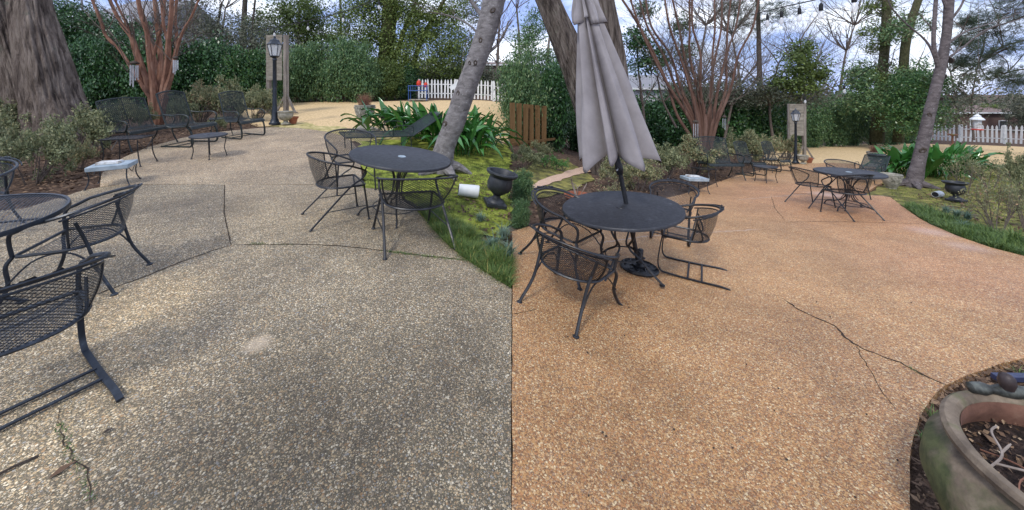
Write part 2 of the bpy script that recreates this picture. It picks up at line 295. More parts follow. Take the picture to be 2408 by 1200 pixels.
M['terracotta'] = surf('terracotta', [(.3, (0.238, 0.081, 0.043)), (.7, (0.374, 0.145, 0.081))], 6, .85, 5, 60, .3, .003)
def potm():
    m, t, b = nodes('mossy terracotta'); c = ocoord(t); z = t.nodes.new('ShaderNodeSeparateXYZ'); t.links.new(c, z.inputs[0])
    base = ramp(t, nz(t, 8, 8, .65, c), [(.3, (.075, .055, .038)), (.5, (.17, .13, .09)), (.7, (.30, .24, .17))])
    f = ramp(t, mathn(t, 'ADD', mathn(t, 'MULTIPLY', z.outputs[2], -1.1), mathn(t, 'MULTIPLY_ADD', nz(t, 3.2, 7, .6, c), 1.5, .24)), [(.42, (0, 0, 0)), (.62, (1, 1, 1))])
    col = mixc(t, f, base, ramp(t, nz(t, 14, 6, .6, c), [(.35, (.040, .052, .018)), (.65, (.11, .12, .045))]))
    t.links.new(col, b.inputs['Base Color']); b.inputs['Roughness'].default_value = .88; bump(t, b, nz(t, 40, 7, .65, c), .5, .006); return m
M['pot'] = potm()
M['pot_in'] = surf('terracotta inside', [(.3, (.10, .05, .035)), (.55, (.22, .11, .075)), (.75, (.34, .22, .15))], 6, .9, 7, 40, .4, .005)
M['soil'] = surf('potting soil', [(.3, (.012, .008, .006)), (.55, (.045, .028, .022)), (.7, (.10, .065, .05)), (.85, (.3, .24, .2))], 40, .95, 10, 90, 1, .03)
M['wood_grey'] = surf('weathered wood', [(.3, (.12, .105, .09)), (.55, (.24, .21, .18)), (.75, (.36, .33, .29))], 10, .9, 8, 40, .5, .005, stretch=(1, 1, .15))
M['plywood'] = surf('weathered plywood', [(.3, (.13, .115, .09)), (.5, (.235, .21, .17)), (.72, (.33, .30, .25))], 7, .9, 8, 40, .4, .005, stretch=(.35, 1, 1.6))
M['wood_fence'] = surf('orange stained boards', [(.3, (0.100, 0.055, 0.018)), (.6, (0.168, 0.098, 0.043)), (.8, (0.211, 0.139, 0.069))], 9, .85, 8, 40, .4, .005, stretch=(1, 1, .1))
M['white_paint'] = surf('chalky white paint', [(.28, (.36, .37, .36)), (.45, (.62, .64, .64)), (.7, (.78, .79, .79))], 6, .7, 8, 50, .2, .003)
M['canvas'] = surf('grey taupe canvas', [(.3, (0.219, 0.202, 0.205)), (.55, (0.288, 0.268, 0.271)), (.75, (0.344, 0.322, 0.323))], 3, .92, 8, 300, .25, .002, .15)
M['maroon'] = surf('maroon lining', [(.3, (.05, .014, .014)), (.7, (.09, .028, .026))], 6, .9)
M['plastic_white'] = surf('white plastic', [(.3, (.60, .63, .62)), (.7, (.74, .76, .75))], 5, .45, 4, 60, .1, .002, .5)
M['black_plastic'] = surf('black cast urn', [(.3, (.010, .012, .015)), (.7, (.030, .034, .040))], 8, .5, 5, 60, .3, .003, .5)
M['blue'] = surf('blue painted metal', [(.3, (.025, .07, .24)), (.7, (.05, .12, .36))], 8, .5)
M['navy'] = surf('navy painted bar', [(.3, (.018, .026, .065)), (.7, (.035, .045, .10))], 8, .45, spec=.5)
M['red'] = surf('red plastic', [(.3, (.45, .03, .015)), (.7, (.60, .06, .03))], 8, .5)
M['patina'] = surf('verdigris bronze', [(.32, (0.022, 0.023, 0.020)), (.5, (0.059, 0.062, 0.055)), (.7, (0.147, 0.156, 0.130))], 22, .5, 6, 50, .4, .004, .5, metal=.4)
M['bronze'] = surf('dark bronze', [(.3, (.03, .022, .022)), (.7, (.08, .055, .05))], 18, .5, 6, 50, .4, .004, .5, metal=.3)
M['aluminium'] = surf('aluminium tubes', [(.3, (.42, .43, .44)), (.7, (.66, .67, .68))], 8, .4, metal=.7)
M['roof'] = surf('grey shingles', [(.3, (.19, .19, .20)), (.7, (.30, .30, .32))], 14, .9)
M['roof_brown'] = surf('brown shingles', [(.3, (.14, .095, .08)), (.7, (.22, .16, .14))], 14, .9)
M['wall_white'] = surf('pale siding', [(.3, (.40, .41, .43)), (.7, (.52, .53, .56))], 6, .85)
M['brick_wall'] = surf('far brick', [(.3, (0.093, 0.056, 0.046)), (.7, (0.140, 0.092, 0.079))], 14, .9)
M['socket'] = surf('black rubber', [(.3, (.012, .012, .014)), (.7, (.02, .02, .024))], 8, .6)
M['lime'] = surf('pale mineral streak', [(.3, (.42, .30, .22)), (.7, (.52, .40, .31))], 30, .9, 5)
M['crack'] = surf('crack fill', [(.3, (.018, .013, .009)), (.6, (.05, .035, .024))], 30, .95, 5)
def glassm(name, col, rough, mixf):
    m, t, b = nodes(name); b.inputs['Base Color'].default_value = (*col, 1); b.inputs['Roughness'].default_value = rough; b.inputs['Specular IOR Level'].default_value = .8
    tr = t.nodes.new('ShaderNodeBsdfTransparent'); ms = t.nodes.new('ShaderNodeMixShader'); ms.inputs[0].default_value = mixf
    t.links.new(tr.outputs[0], ms.inputs[1]); t.links.new(b.outputs[0], ms.inputs[2]); t.links.new(ms.outputs[0], t.nodes['Material Output'].inputs[0]); return m
M['glass'] = glassm('lamp glass', (.75, .78, .80), .15, .55)
M['bulb_glass'] = glassm('bulb glass', (.85, .85, .85), .08, .45)
M['win_glass'] = surf('window glass', [(.3, (.03, .035, .04)), (.7, (.07, .08, .09))], 3, .15, spec=.8)
# ------------------------------------------------------------------ ground
rnd = random.Random(7)
def drape(name, plan, m, off, step=.5, thick=0, parent=None):
    """fill a plan outline, cut it into a grid and lay it on the land"""
    bm = bmesh.new(); vs = [bm.verts.new((x, y, 0)) for x, y in plan]
    es = [bm.edges.new((vs[i], vs[(i + 1) % len(vs)])) for i in range(len(vs))]
    bmesh.ops.triangle_fill(bm, use_beauty=True, edges=es)
    xs = [p[0] for p in plan]; ys = [p[1] for p in plan]
    for ax, lo, hi in ((0, min(xs), max(xs)), (1, min(ys), max(ys))):
        k = math.ceil(lo / step) * step + .0137
        while k < hi:
            co = [0, 0, 0]; no = [0, 0, 0]; co[ax] = k; no[ax] = 1
            bmesh.ops.bisect_plane(bm, geom=bm.verts[:] + bm.edges[:] + bm.faces[:], plane_co=co, plane_no=no, dist=1e-5); k += step
    for f in bm.faces:
        if f.normal.z < 0: f.normal_flip()
    bm.normal_update()
    if thick:
        be = [e_ for e_ in bm.edges if len(e_.link_faces) == 1]
        r = bmesh.ops.extrude_edge_only(bm, edges=be)
        low = {v for v in r['geom'] if isinstance(v, bmesh.types.BMVert)}
    else: low = set()
    for v in bm.verts: v.co.z = gz(v.co.x, v.co.y) + off - (thick if v in low else 0)
    me = bpy.data.meshes.new(name); bm.to_mesh(me); bm.free(); me.materials.append(m)
    o = bpy.data.objects.new(name, me); link(o); o.parent = parent; return o
def outline(pts, dens=.12, jit=.0, close=True, seed=1):
    """pixel outline -> smooth, jittered plan outline"""
    rr = random.Random(seed); P = [G(*p) if len(p) == 2 else Vector((p[0], p[1], 0)) for p in pts]; out = []
    n = len(P)
    for i in range(n):
        a, b = P[i], P[(i + 1) % n]; L = (b - a).length; k = max(1, min(60, int(L / dens)))
        for j in range(k):
            p = a.lerp(b, j / k); out.append((p.x + rr.uniform(-jit, jit), p.y + rr.uniform(-jit, jit)))
    return out
def inset(plan, d):
    n = len(plan); A = sum(plan[i][0] * plan[(i + 1) % n][1] - plan[(i + 1) % n][0] * plan[i][1] for i in range(n)); s = 1 if A > 0 else -1; out = []
    for i in range(n):
        a, b, c = Vector(plan[i - 1]), Vector(plan[i]), Vector(plan[(i + 1) % n])
        t = (c - a); t = t.normalized() if t.length > 1e-6 else Vector((1, 0)); out.append((b.x - t.y * s * d, b.y + t.x * s * d))
    return out
# the land itself: one sheet in rays and rings round the camera, out to the horizon
us = [math.tan(R(a)) for a in np.linspace(-82, 82, 180)]
ys = [.02, .3, .7, 1.0] + list(np.geomspace(1.3, 45, 90)) + [60, 90, 150, 300, 700]
V = [(u * y, y, gz(u * y, y) - .05) for y in ys for u in us]; nu = len(us)
V += [(x, -40, -.05) for x in (-400, 400)] + [(x, .02, -.05) for x in (-400, 400)]
Fq = [(j * nu + i, j * nu + i + 1, (j + 1) * nu + i + 1, (j + 1) * nu + i) for j in range(len(ys) - 1) for i in range(nu - 1)]
b0 = len(ys) * nu; Fq.append((b0, b0 + 1, b0 + 3, b0 + 2))
tag(mesh_np('ground', V, Fq, M['mulch'], smooth=True), kind='structure')
# grey patio, in four pours
pg = tag(empty('patio'), kind='structure')
J0, J1, J2 = (235, 690), (543, 577), (1100, 613)      # joint across
K1 = (528, 434)
grey = {
 'front': [(-500, 1500), (-420, 860), (60, 745), (150, 715), J0, (330, 655), (430, 615), (500, 590), J1, (700, 575), (800, 579), (900, 590), (1000, 603), J2, (1150, 645), (1203.8, 679), (1203.8, 900), (1203.8, 1100), (1203.8, 1500)],
 'left': [(-420, 850), (-400, 560), (-100, 505), (60, 490), (130, 468), (195, 448), (235, 440), (300, 436), (400, 434), K1, (527, 500), (535, 540), J1, (500, 590), (430, 615), (330, 655), J0, (150, 715), (60, 745)],
 'right': [K1, (650, 434), (780, 436), (852, 441), (930, 450), (975, 488), (1020, 540), (1060, 582), J2, (1000, 603), (900, 590), (800, 579), (700, 575), J1, (535, 540), (527, 500)],
 'far': [(235, 438), (238, 410), (262, 385), (300, 366), (345, 347), (430, 324), (520, 310), (600, 302), (640, 299), (700, 301), (770, 310), (815, 322), (838, 345), (850, 400), (852, 440), (780, 435), (650, 433), K1, (400, 433), (300, 435)]}
for k, pts in grey.items():
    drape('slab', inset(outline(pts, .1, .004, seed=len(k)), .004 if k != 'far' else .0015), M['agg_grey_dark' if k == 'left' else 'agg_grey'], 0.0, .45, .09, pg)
pt = tag(empty('patio_washed'), kind='structure'); pt.name = 'washed_patio'
tan = {
 'front': [(1204.2, 545), (1250, 530), (1330, 512), (1480, 484), (1600, 458), (1650, 444), (1690, 428), (1730, 414), (1780, 402), (1830, 393), (1880, 385), (1960, 383), (2040, 388), (2085, 396), (2096, 410), (2075, 430), (2040, 450), (2034, 459), (2066, 460), (2094, 464), (2124, 487), (2160, 512), (2187, 527), (2252, 555), (2330, 582), (2408, 602), (2560, 660), (2700, 720), (2600, 790), (2408, 842), (2360, 854), (2320, 867), (2270, 885), (2222, 907), (2190, 938), (2162, 983), (2148, 1030), (2141, 1090), (2139, 1200), (2139, 1500), (1204.2, 1500), (1204.2, 1100), (1204.2, 800)]}
for k, pts in tan.items():
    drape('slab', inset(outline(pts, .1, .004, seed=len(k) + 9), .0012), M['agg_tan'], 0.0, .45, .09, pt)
def crack(pts, wd, parent, m='crack', off=.0035, seed=3, amp=.012):
    rr = random.Random(seed); P = [G(*p) for p in pts]; L = []
    for a, b in zip(P, P[1:]):
        k = max(2, int((b - a).length / .035))
        for j in range(k):
            p = a.lerp(b, j / k); L.append(Vector((p.x + rr.gauss(0, amp) * .5, p.y + rr.gauss(0, amp) * .5, 0)))
    L.append(P[-1]); vs = []; n = len(L)
    for i, p in enumerate(L):
        t = L[min(i + 1, n - 1)] - L[max(0, i - 1)]; t.z = 0; t.normalize(); q = Vector((-t.y, t.x, 0)); ww = wd * rr.uniform(.4, 1.2) * min(1, .15 + 12 * min(i, n - 1 - i) / n)
        for s in (-1, 1):
            x, y = p.x + q.x * ww / 2 * s, p.y + q.y * ww / 2 * s; vs.append((x, y, gz(x, y) + off))
    return mesh_np('crack', vs, [(2 * i, 2 * i + 1, 2 * i + 3, 2 * i + 2) for i in range(n - 1)], M[m], parent)
crack([(1845, 705), (1875, 728), (1915, 745), (1960, 765), (2005, 808), (2030, 821), (2110, 850), (2165, 880), (2228, 908)], .017, pt)
crack([(1790, 690), (1820, 695), (1850, 706)], .004, pt, seed=5)
crack([(2012, 812), (2040, 860), (2062, 905), (2085, 938), (2110, 965)], .005, pt, seed=6)
crack([(1206, 740), (1235, 734), (1262, 728)], .007, pt, seed=7)
crack([(1730, 471), (1800, 465), (1880, 458), (1960, 456), (2034, 460), (2090, 461)], .035, pt, 'lime', seed=14)
crack([(1400, 572), (1520, 556), (1700, 545), (1790, 540)], .03, pt, 'lime', seed=15)
crack([(1814, 462), (1822, 490), (1848, 522)], .009, pt, seed=8)
crack([(1848, 523), (1950, 521), (2070, 524), (2187, 527)], .010, pt, seed=12)
crack([(180, 708), J0, (330, 655), (430, 615), (500, 590), J1], .014, pg, off=.004, seed=21, amp=.006)
crack([J1, (700, 575), (800, 579), (900, 590), (1000, 603), J2], .010, pg, off=.0045, seed=22, amp=.006)
crack([K1, (527, 500), (535, 540), J1], .008, pg, off=.005, seed=23, amp=.005)
crack([(130, 960), (150, 1030), (175, 1085), (205, 1120), (216, 1190)], .005, pg, 'crack', seed=9)
# soft ground
def region(name, pts, m, off, jit=.06, dens=.2, seed=1): return tag(drape(name, outline(pts, dens, jit, seed=seed), M[m], off, .7), kind='structure')
region('lawn', [(560, 236), (700, 236), (850, 238), (960, 236), (1215, 252), (1216, 300), (1190, 335), (1100, 318), (900, 320), (838, 330), (770, 306), (700, 297), (640, 296), (600, 296), (570, 275)], 'straw', -.030, .1, .4)
region('lawn_edge', [(640, 298), (660, 284), (760, 293), (850, 303), (950, 318), (1180, 335), (1190, 350), (860, 350), (836, 330), (770, 307), (700, 299)], 'straw_green', -.022, .15, .3, 2)
region('lawn', [(1800, 345), (1880, 343), (1950, 340), (2050, 337), (2160, 338), (2290, 340), (2420, 345), (2700, 350), (2700, 400), (2420, 392), (2280, 395), (2110, 396), (2060, 392), (1960, 384), (1880, 386), (1800, 385)], 'straw', -.030, .12, .5, 3)
region('moss', [(850, 330), (1190, 338), (1202, 352), (1202, 560), (1120, 545), (1060, 585), (1020, 542), (975, 490), (930, 452), (852, 443), (850, 400), (842, 360)], 'moss', -.018, .07, .2, 4)
region('moss_bed', [(2036, 458), (2078, 430), (2098, 410), (2110, 398), (2280, 397), (2420, 394), (2640, 420), (2640, 650), (2408, 600), (2252, 553), (2187, 525), (2124, 485), (2094, 462), (2066, 458)], 'moss_dull', -.018, .05, .2, 5)
region('moss_bank', [(1240, 470), (1300, 458), (1352, 440), (1400, 418), (1330, 372), (1262, 376), (1216, 400), (1212, 450)], 'moss_dull', -.030, .05, .2, 6)
region('path', [(1244, 436), (1290, 416), (1345, 398), (1400, 385), (1415, 398), (1350, 412), (1300, 428), (1270, 440), (1246, 440)], 'path', -.012, .03, .2, 7)
# ------------------------------------------------------------------ furniture
def seat_outline(a=.25, fr=-.25, bk=.225, n=14):
    pts = [(-a, fr + .02), (-a, -.05)] + [(-a * math.cos(math.pi * k / n), bk * math.sin(math.pi * k / n)) for k in range(n + 1)] + [(a, -.05), (a, fr + .02), (a - .03, fr), (-a + .03, fr)]
    return pts + [pts[0]]
def foot(mb, p, r=.018): mb.lathe([(r * .6, .016), (r, .008), (r, 0)], 8, (p[0], p[1], p[2]))
def barrel(kind, m, cell=.0125, orn=True, tall=0.0):
    t = empty('patio_chair'); HZ = .78 + tall
    hang = 118 if kind != 'straight' else 105
    def hoop(s, k=1.0, dz=0):
        a = R(hang) * s; return Vector((.335 * k * math.sin(a), .03 + .30 * k * math.cos(a), .635 + (HZ - .635) * (.5 + .5 * math.cos(a)) ** 1.1 + dz))
    rail = [hoop(-1 + 2 * i / 28) for i in range(29)]
    for sgn in (-1, 1):
        pass
    if kind == 'straight':
        def tail(sg): return crom([rail[-1] if sg > 0 else rail[0], (.275 * sg, -.20, .615), (.262 * sg, -.245, .575), (.262 * sg, -.20, .50), (.258 * sg, -.06, .40), (.285 * sg, .32, 0.01)], 5)
        mb = MB().tube(rail, .012, 6); mb.obj('rail', m, t)
        for sg in (-1, 1):
            l = MB().tube(tail(sg), .011, 6); foot(l, (.285 * sg, .32, 0)); l.obj('leg', m, t)
            l = MB().tube([(.235 * sg, -.235, .42), (.255 * sg, -.30, 0.01)], .0105, 6); foot(l, (.255 * sg, -.30, 0)); l.obj('leg', m, t)
            MB().tube([(.25 * sg, -.275, .17), (.272 * sg, .16, .17)], .0055, 5).obj('stretcher', m, t)
    else:
        def tail(sg): return crom([rail[-1] if sg > 0 else rail[0], (.285 * sg, -.19, .625), (.265 * sg, -.245, .595), (.25 * sg, -.262, .52), (.245 * sg, -.255, .42)], 5)
        full = list(reversed(tail(-1))) + rail[1:-1] + tail(1)
        MB().tube(full, .0135, 6).obj('rail', m, t)
        inner = [hoop(-.72 + 1.44 * i / 24, .93, -.035) for i in range(25)]
        MB().tube(inner, .008, 5).obj('inner_rail', m, t)
        if kind == 'legs':
            for sg in (-1, 1):
                l = MB().tube(crom([(.245 * sg, -.255, .42), (.262 * sg, -.285, .35), (.258 * sg, -.285, .2), (.285 * sg, -.345, .06), (.31 * sg, -.385, .012)], 5), [.014] * 21, 6); foot(l, (.31 * sg, -.385, 0), .024); l.obj('leg', m, t)
                l = MB().tube(crom([(.235 * sg, .10, .63), (.215 * sg, .15, .43), (.215 * sg, .20, .22), (.24 * sg, .30, .012)], 5), .0125, 6); foot(l, (.24 * sg, .30, 0), .024); l.obj('leg', m, t)
                MB().tube(crom([(.27 * sg, -.30, .20), (.24 * sg, -.16, .36), (.23 * sg, .0, .40), (.22 * sg, .12, .33), (.225 * sg, .24, .14)], 5), .007, 5).obj('brace', m, t)
        else:
            for sg in (-1, 1):
                MB().tube(crom([(.245 * sg, -.25, .44), (.245 * sg, -.27, .30), (.245 * sg, -.285, .12), (.248 * sg, -.255, .03), (.252 * sg, -.17, .014), (.262 * sg, .12, .014), (.272 * sg, .34, .022), (.275 * sg, .44, .012)], 5), .017, 4, sx=.55, sy=1.25, up=(0, 1, 0)).obj('runner', m, t)
                MB().tube(crom([(.235 * sg, .10, .63), (.215 * sg, .16, .45), (.19 * sg, .05, .405)], 5), .009, 6).obj('stay', m, t)
            for y in (.03, .17): MB().tube([(-.255, y, .02), (.255, y, .02)], .012, 4, sx=.6, sy=1.2).obj('crossbar', m, t)
            MB().tube(crom([(-.24, -.25, .40), (-.1, -.22, .36), (.1, -.22, .36), (.24, -.25, .40)], 4), .008, 5).obj('brace', m, t)
        if orn:
            out = [hoop(-.60 + 1.2 * i / 24, 1.09, .018 - .03 * abs(-1 + i / 12) ** 3) for i in range(25)]
            MB().tube(out, .007, 5).obj('outer_rail', m, t)
            o = MB(); rr = random.Random(4)
            for k in range(13):
                s = -.24 + .48 * k / 12; p = hoop(s, 1.045, .01); a = R(hang) * s; d = Vector((math.cos(a), -math.sin(a), 0)); up = Vector((math.sin(a) * .5, math.cos(a) * .5, .75)).normalized()
                c = p + up * rr.uniform(-.012, .018); L = rr.uniform(.02, .03); W = L * .8; th = rr.uniform(-.7, .7); d2 = d * math.cos(th) + up * math.sin(th); u2 = up * math.cos(th) - d * math.sin(th)
                nrm = d2.cross(u2) * .004
                o.add([c - d2 * L - nrm, c + u2 * W - nrm, c + d2 * L - nrm, c - u2 * W - nrm, c + nrm * 2], [(0, 1, 4), (1, 2, 4), (2, 3, 4), (3, 0, 4), (3, 2, 1, 0)])
            for k in range(9):
                s = -.5 + k / 8; o.tube([hoop(s, 1.0, 0), hoop(s + .03, 1.05, .012), hoop(s + .015, 1.09, .014)], .0035, 4)
            o.obj('leaf_ornament', m, t, smooth=False)['kind'] = 'stuff'
    bk = 76
    def bsurf(u, v):
        a = R(bk) * (2 * u - 1); lo = Vector((.245 * math.sin(a), .0 + .225 * math.cos(a), .425)); s = R(bk) * (2 * u - 1) / R(hang); hi = hoop(s, .985 if kind == 'straight' else .93, -.008 if kind == 'straight' else -.035)
        bul = Vector((math.sin(a), math.cos(a), 0)) * .015 * math.sin(math.pi * v)
        return lo.lerp(hi, v) + bul
    nu_, nv_ = int(.75 / cell), int(.36 / (cell * .8))
    MB().lattice(bsurf, nu_, nv_, cell * .30).obj('back_mesh', m, t, smooth=False)['kind'] = 'stuff'
    for u in (0, 1):
        MB().tube([bsurf(u, k / 6) for k in range(7)], .008, 5).obj('upright', m, t)
    MB().tube([bsurf(i / 16, 0) for i in range(17)], .007, 5).obj('lower_rail', m, t)
    so_ = [(x, y, .42) for x, y in seat_outline()]
    MB().tube(so_, .012, 6).obj('seat_frame', m, t)
    wf = .055 if kind != 'straight' else 0
    def ssurf(u, v):
        y = -.245 + .465 * v; a = .245 * (1 if y < 0 else math.sqrt(max(0, 1 - (y / .228) ** 2))); x = (2 * u - 1) * a
        z = .418 - .012 * (1 - (2 * u - 1) ** 2) * math.sin(math.pi * v)
        if wf and v < .12: z -= wf * (1 - v / .12) ** 1.6; y -= .02 * (1 - v / .12)
        return (x, y, z)
    MB().lattice(ssurf, int(.5 / (cell * .85)), int(.47 / (cell * .85)), cell * .34).obj('seat_mesh', m, t, smooth=False)['kind'] = 'stuff'
    return t
def highback(wd, m, bench=False, cell=.02):
    t = empty('garden_bench' if bench else 'high_back_chair'); h = wd / 2
    prof = crom([(0, -.30, .37), (0, -.26, .425), (0, -.05, .41), (0, .17, .40), (0, .25, .47), (0, .33, .75), (0, .42, 1.06)], 5)
    def su(u, v):
        k = v * (len(prof) - 1); i = min(int(k), len(prof) - 2); p = prof[i].lerp(prof[i + 1], k - i)
        top = .05 * math.sin(math.pi * min(1, max(0, u))) * max(0, (v - .7) / .3)
        return (-h + wd * u, p.y + .02 * math.sin(math.pi * u) * v, p.z + top)
    MB().lattice(su, int(wd / cell), int(1.25 / cell), cell * .48).obj('sling_mesh', m, t, smooth=False)['kind'] = 'stuff'
    for s in (0, 1): MB().tube([su(s, i / 30) for i in range(31)], .015, 5).obj('side_rail', m, t)
    MB().tube([su(i / 16, 1) for i in range(17)], .015, 5).obj('top_rail', m, t); MB().tube([su(i / 12, .93) for i in range(13)], .007, 5).obj('cross_rail', m, t)
    MB().tube([su(i / 12, 0) for i in range(13)], .010, 5).obj('front_rail', m, t)
    if bench: MB().tube([su(.5, i / 30) for i in range(31)], .007, 5).obj('centre_rail', m, t)
    else:
        o = MB()
        for k in range(3):
            u = .5 + (k - 1) * .07; p = Vector(su(u, .965)); o.add([p + Vector((-.03, 0, 0)), p + Vector((0, .005, .03)), p + Vector((.03, 0, 0)), p + Vector((0, -.005, -.03))], [(0, 1, 2, 3)])
        o.tube([su(.2, .965), su(.5, .97), su(.8, .965)], .006, 4)
        o.obj('leaf_ornament', m, t)
    for sg in (-1, 1):
        x = (h + .03) * sg
        MB().tube(crom([(h * sg, .30, .66), (x, .12, .64), (x, -.12, .66), (x, -.25, .63), (x, -.27, .54), (x * .97, -.20, .43), (h * sg, -.1, .42)], 5), .014, 6).obj('arm', m, t)
        if bench:
            for y0, y1 in ((-.22, -.32), (.15, .34)):
                l = MB().tube(crom([(h * sg, y0, .42), (h * sg, y0 * 1.1, .22), ((h + .02) * sg, y1, .01)], 4), .014, 6); foot(l, ((h + .02) * sg, y1, 0)); l.obj('leg', m, t)
        else:
            MB().tube(crom([(h * sg, -.20, .42), (h * sg, -.28, .30), (h * sg, -.30, .10), (h * sg, -.26, .025), (h * sg, -.16, .014), (h * sg, .15, .014), (h * sg, .38, .014)], 4), .018, 4).obj('runner', m, t)
    if not bench:
        for y in (.1, .36): MB().tube([(-h, y, .016), (h, y, .016)], .010, 4).obj('crossbar', m, t)
    return t
def round_table(Rr, Hh, m, mtop, legs='wire', mesh=False, name='round_table', nl=4):
    t = empty(name)
    if mesh:
        MB().lathe([(Rr - .02, Hh + .004), (Rr - .004, Hh + .008), (Rr, Hh - .004), (Rr, Hh - .026), (Rr - .008, Hh - .028), (Rr - .010, Hh - .006), (Rr - .02, Hh - .002)], 72, cap=False).obj('table_rim', m, t)
        def sd(u, v):
            x, y = 2 * u - 1, 2 * v - 1                       # square mapped on a disc keeps the cells even
            return (x * math.sqrt(1 - y * y / 2) * (Rr - .015), y * math.sqrt(1 - x * x / 2) * (Rr - .015), Hh)
        n = int(2 * Rr / .019); MB().lattice(sd, n, n, .0052).obj('mesh_top', m, t, smooth=False)['kind'] = 'stuff'
        for a in (0, 90):
            d = Vector((math.cos(R(a + 20)), math.sin(R(a + 20)), 0)); MB().tube([d * -Rr * .97 + Vector((0, 0, Hh - .014)), d * Rr * .97 + Vector((0, 0, Hh - .014))], .012, 4, sx=.6, sy=1.2).obj('underbar', m, t)
        MB().lathe([(.024, Hh + .006), (.05, Hh + .006), (.052, Hh - .01), (.024, Hh - .012)], 20).obj('umbrella_ring', m, t)
    else:
        pr = [(.022, Hh - .004), (.022, Hh + .002), (Rr - .03, Hh + .002), (Rr - .024, Hh + .006), (Rr - .006, Hh + .007), (Rr, Hh), (Rr, Hh - .022), (Rr - .01, Hh - .026), (Rr - .016, Hh - .006), (.1, Hh - .006)]
        MB().lathe(pr, 80).obj('table_top', mtop, t)
        if Rr > .4: MB().lathe([(.024, Hh + .005), (.048, Hh + .008), (.052, Hh + .003), (.052, Hh + .0025), (.024, Hh + .0025)], 24).obj('umbrella_ring', M['stone_blue'] if legs == 'wire' else m, t)
    if legs == 'wire':
        for k in range(nl):
            a = 2 * math.pi * k / nl + .4; c, s = math.cos(a), math.sin(a)
            pts = crom([(c * r, s * r, z) for r, z in ((Rr * .52, Hh - .02), (.20, Hh - .08), (.085, Hh * .72), (.055, Hh * .5), (.085, Hh * .30), (.22, Hh * .17), (.34, Hh * .13), (.40, .07), (.43, .01))], 5)
            l = MB().tube(pts, .011, 6); foot(l, (c * .43, s * .43, 0), .022); l.obj('leg', m, t)
            a2 = a + .35; c2, s2 = math.cos(a2), math.sin(a2)
            MB().tube(crom([(c2 * r, s2 * r, z) for r, z in ((Rr * .36, Hh - .02), (.13, Hh - .12), (.05, Hh * .62), (.075, Hh * .40), (.13, Hh * .27))], 5), .007, 5).obj('scroll_rod', m, t)
        ring = [(.27 * math.cos(2 * math.pi * k / 24), .27 * math.sin(2 * math.pi * k / 24), Hh * .155) for k in range(25)]; MB().tube(ring, .007, 5).obj('leg_ring', m, t)
    elif legs == 'waist':
        for k in range(nl):
            a = 2 * math.pi * k / nl + .75; c, s = math.cos(a), math.sin(a)
            l = MB().tube(crom([(c * r, s * r, z) for r, z in ((.17, Hh - .02), (.105, Hh * .90), (.10, Hh * .80), (.15, Hh * .68), (.13, Hh * .55), (.075, Hh * .44), (.10, Hh * .36), (.20, Hh * .28), (.33, Hh * .13), (.44, .012))], 5), .0125, 6); foot(l, (c * .44, s * .44, 0), .03); l.obj('leg', m, t)
        ring = [(.20 * math.cos(2 * math.pi * k / 24), .20 * math.sin(2 * math.pi * k / 24), Hh * .28) for k in range(25)]; MB().tube(ring, .008, 5).obj('leg_ring', m, t)
    else:                                                     # small occasional table
        for k in range(4):
            a = 2 * math.pi * k / 4 + .5; c, s = math.cos(a), math.sin(a); r = Rr * .85
            l = MB().tube(crom([(c * r, s * r, Hh - .02), (c * r * 1.04, s * r * 1.04, Hh * .75), (c * r * .93, s * r * .93, Hh * .4), (c * r * 1.06, s * r * 1.06, .01)], 4), .009, 6); foot(l, (c * r * 1.06, s * r * 1.06, 0)); l.obj('leg', m, t)
    return t
def rect_table(wx, wy, Hh, m, mtop, thick=.02, name='side_table', mesh=True):
    t = empty(name)
    if mesh:
        fr = [(-wx / 2, -wy / 2, Hh), (wx / 2, -wy / 2, Hh), (wx / 2, wy / 2, Hh), (-wx / 2, wy / 2, Hh), (-wx / 2, -wy / 2, Hh)]
        MB().tube(fr, .013, 4).obj('top_frame', m, t); MB().lattice(lambda u, v: ((u - .5) * wx, (v - .5) * wy, Hh + .004), int(wx / .02), int(wy / .02), .0095).obj('mesh_top', m, t, smooth=False)['kind'] = 'stuff'
    else: MB().box((0, 0, Hh - thick / 2), (wx, wy, thick)).obj('slab_top', mtop, t, bevel=.008)
    for sx in (-1, 1):
        for sy in (-1, 1):
            x, y = sx * wx * .46, sy * wy * .46; z = Hh - thick
            l = MB().tube(crom([(x, y, z), (x * .95, y * .95, z * .6), (x * 1.0, y * 1.0, z * .3), (x * 1.12, y * 1.12, .01)], 4), .0095, 6); foot(l, (x * 1.12, y * 1.12, 0)); l.obj('leg', m, t)
        MB().tube([(sx * wx * .46, -wy * .44, Hh * .9), (sx * wx * .46, 0, Hh * .55), (sx * wx * .46, wy * .44, Hh * .9)], .006, 5).obj('brace', m, t)
    return t
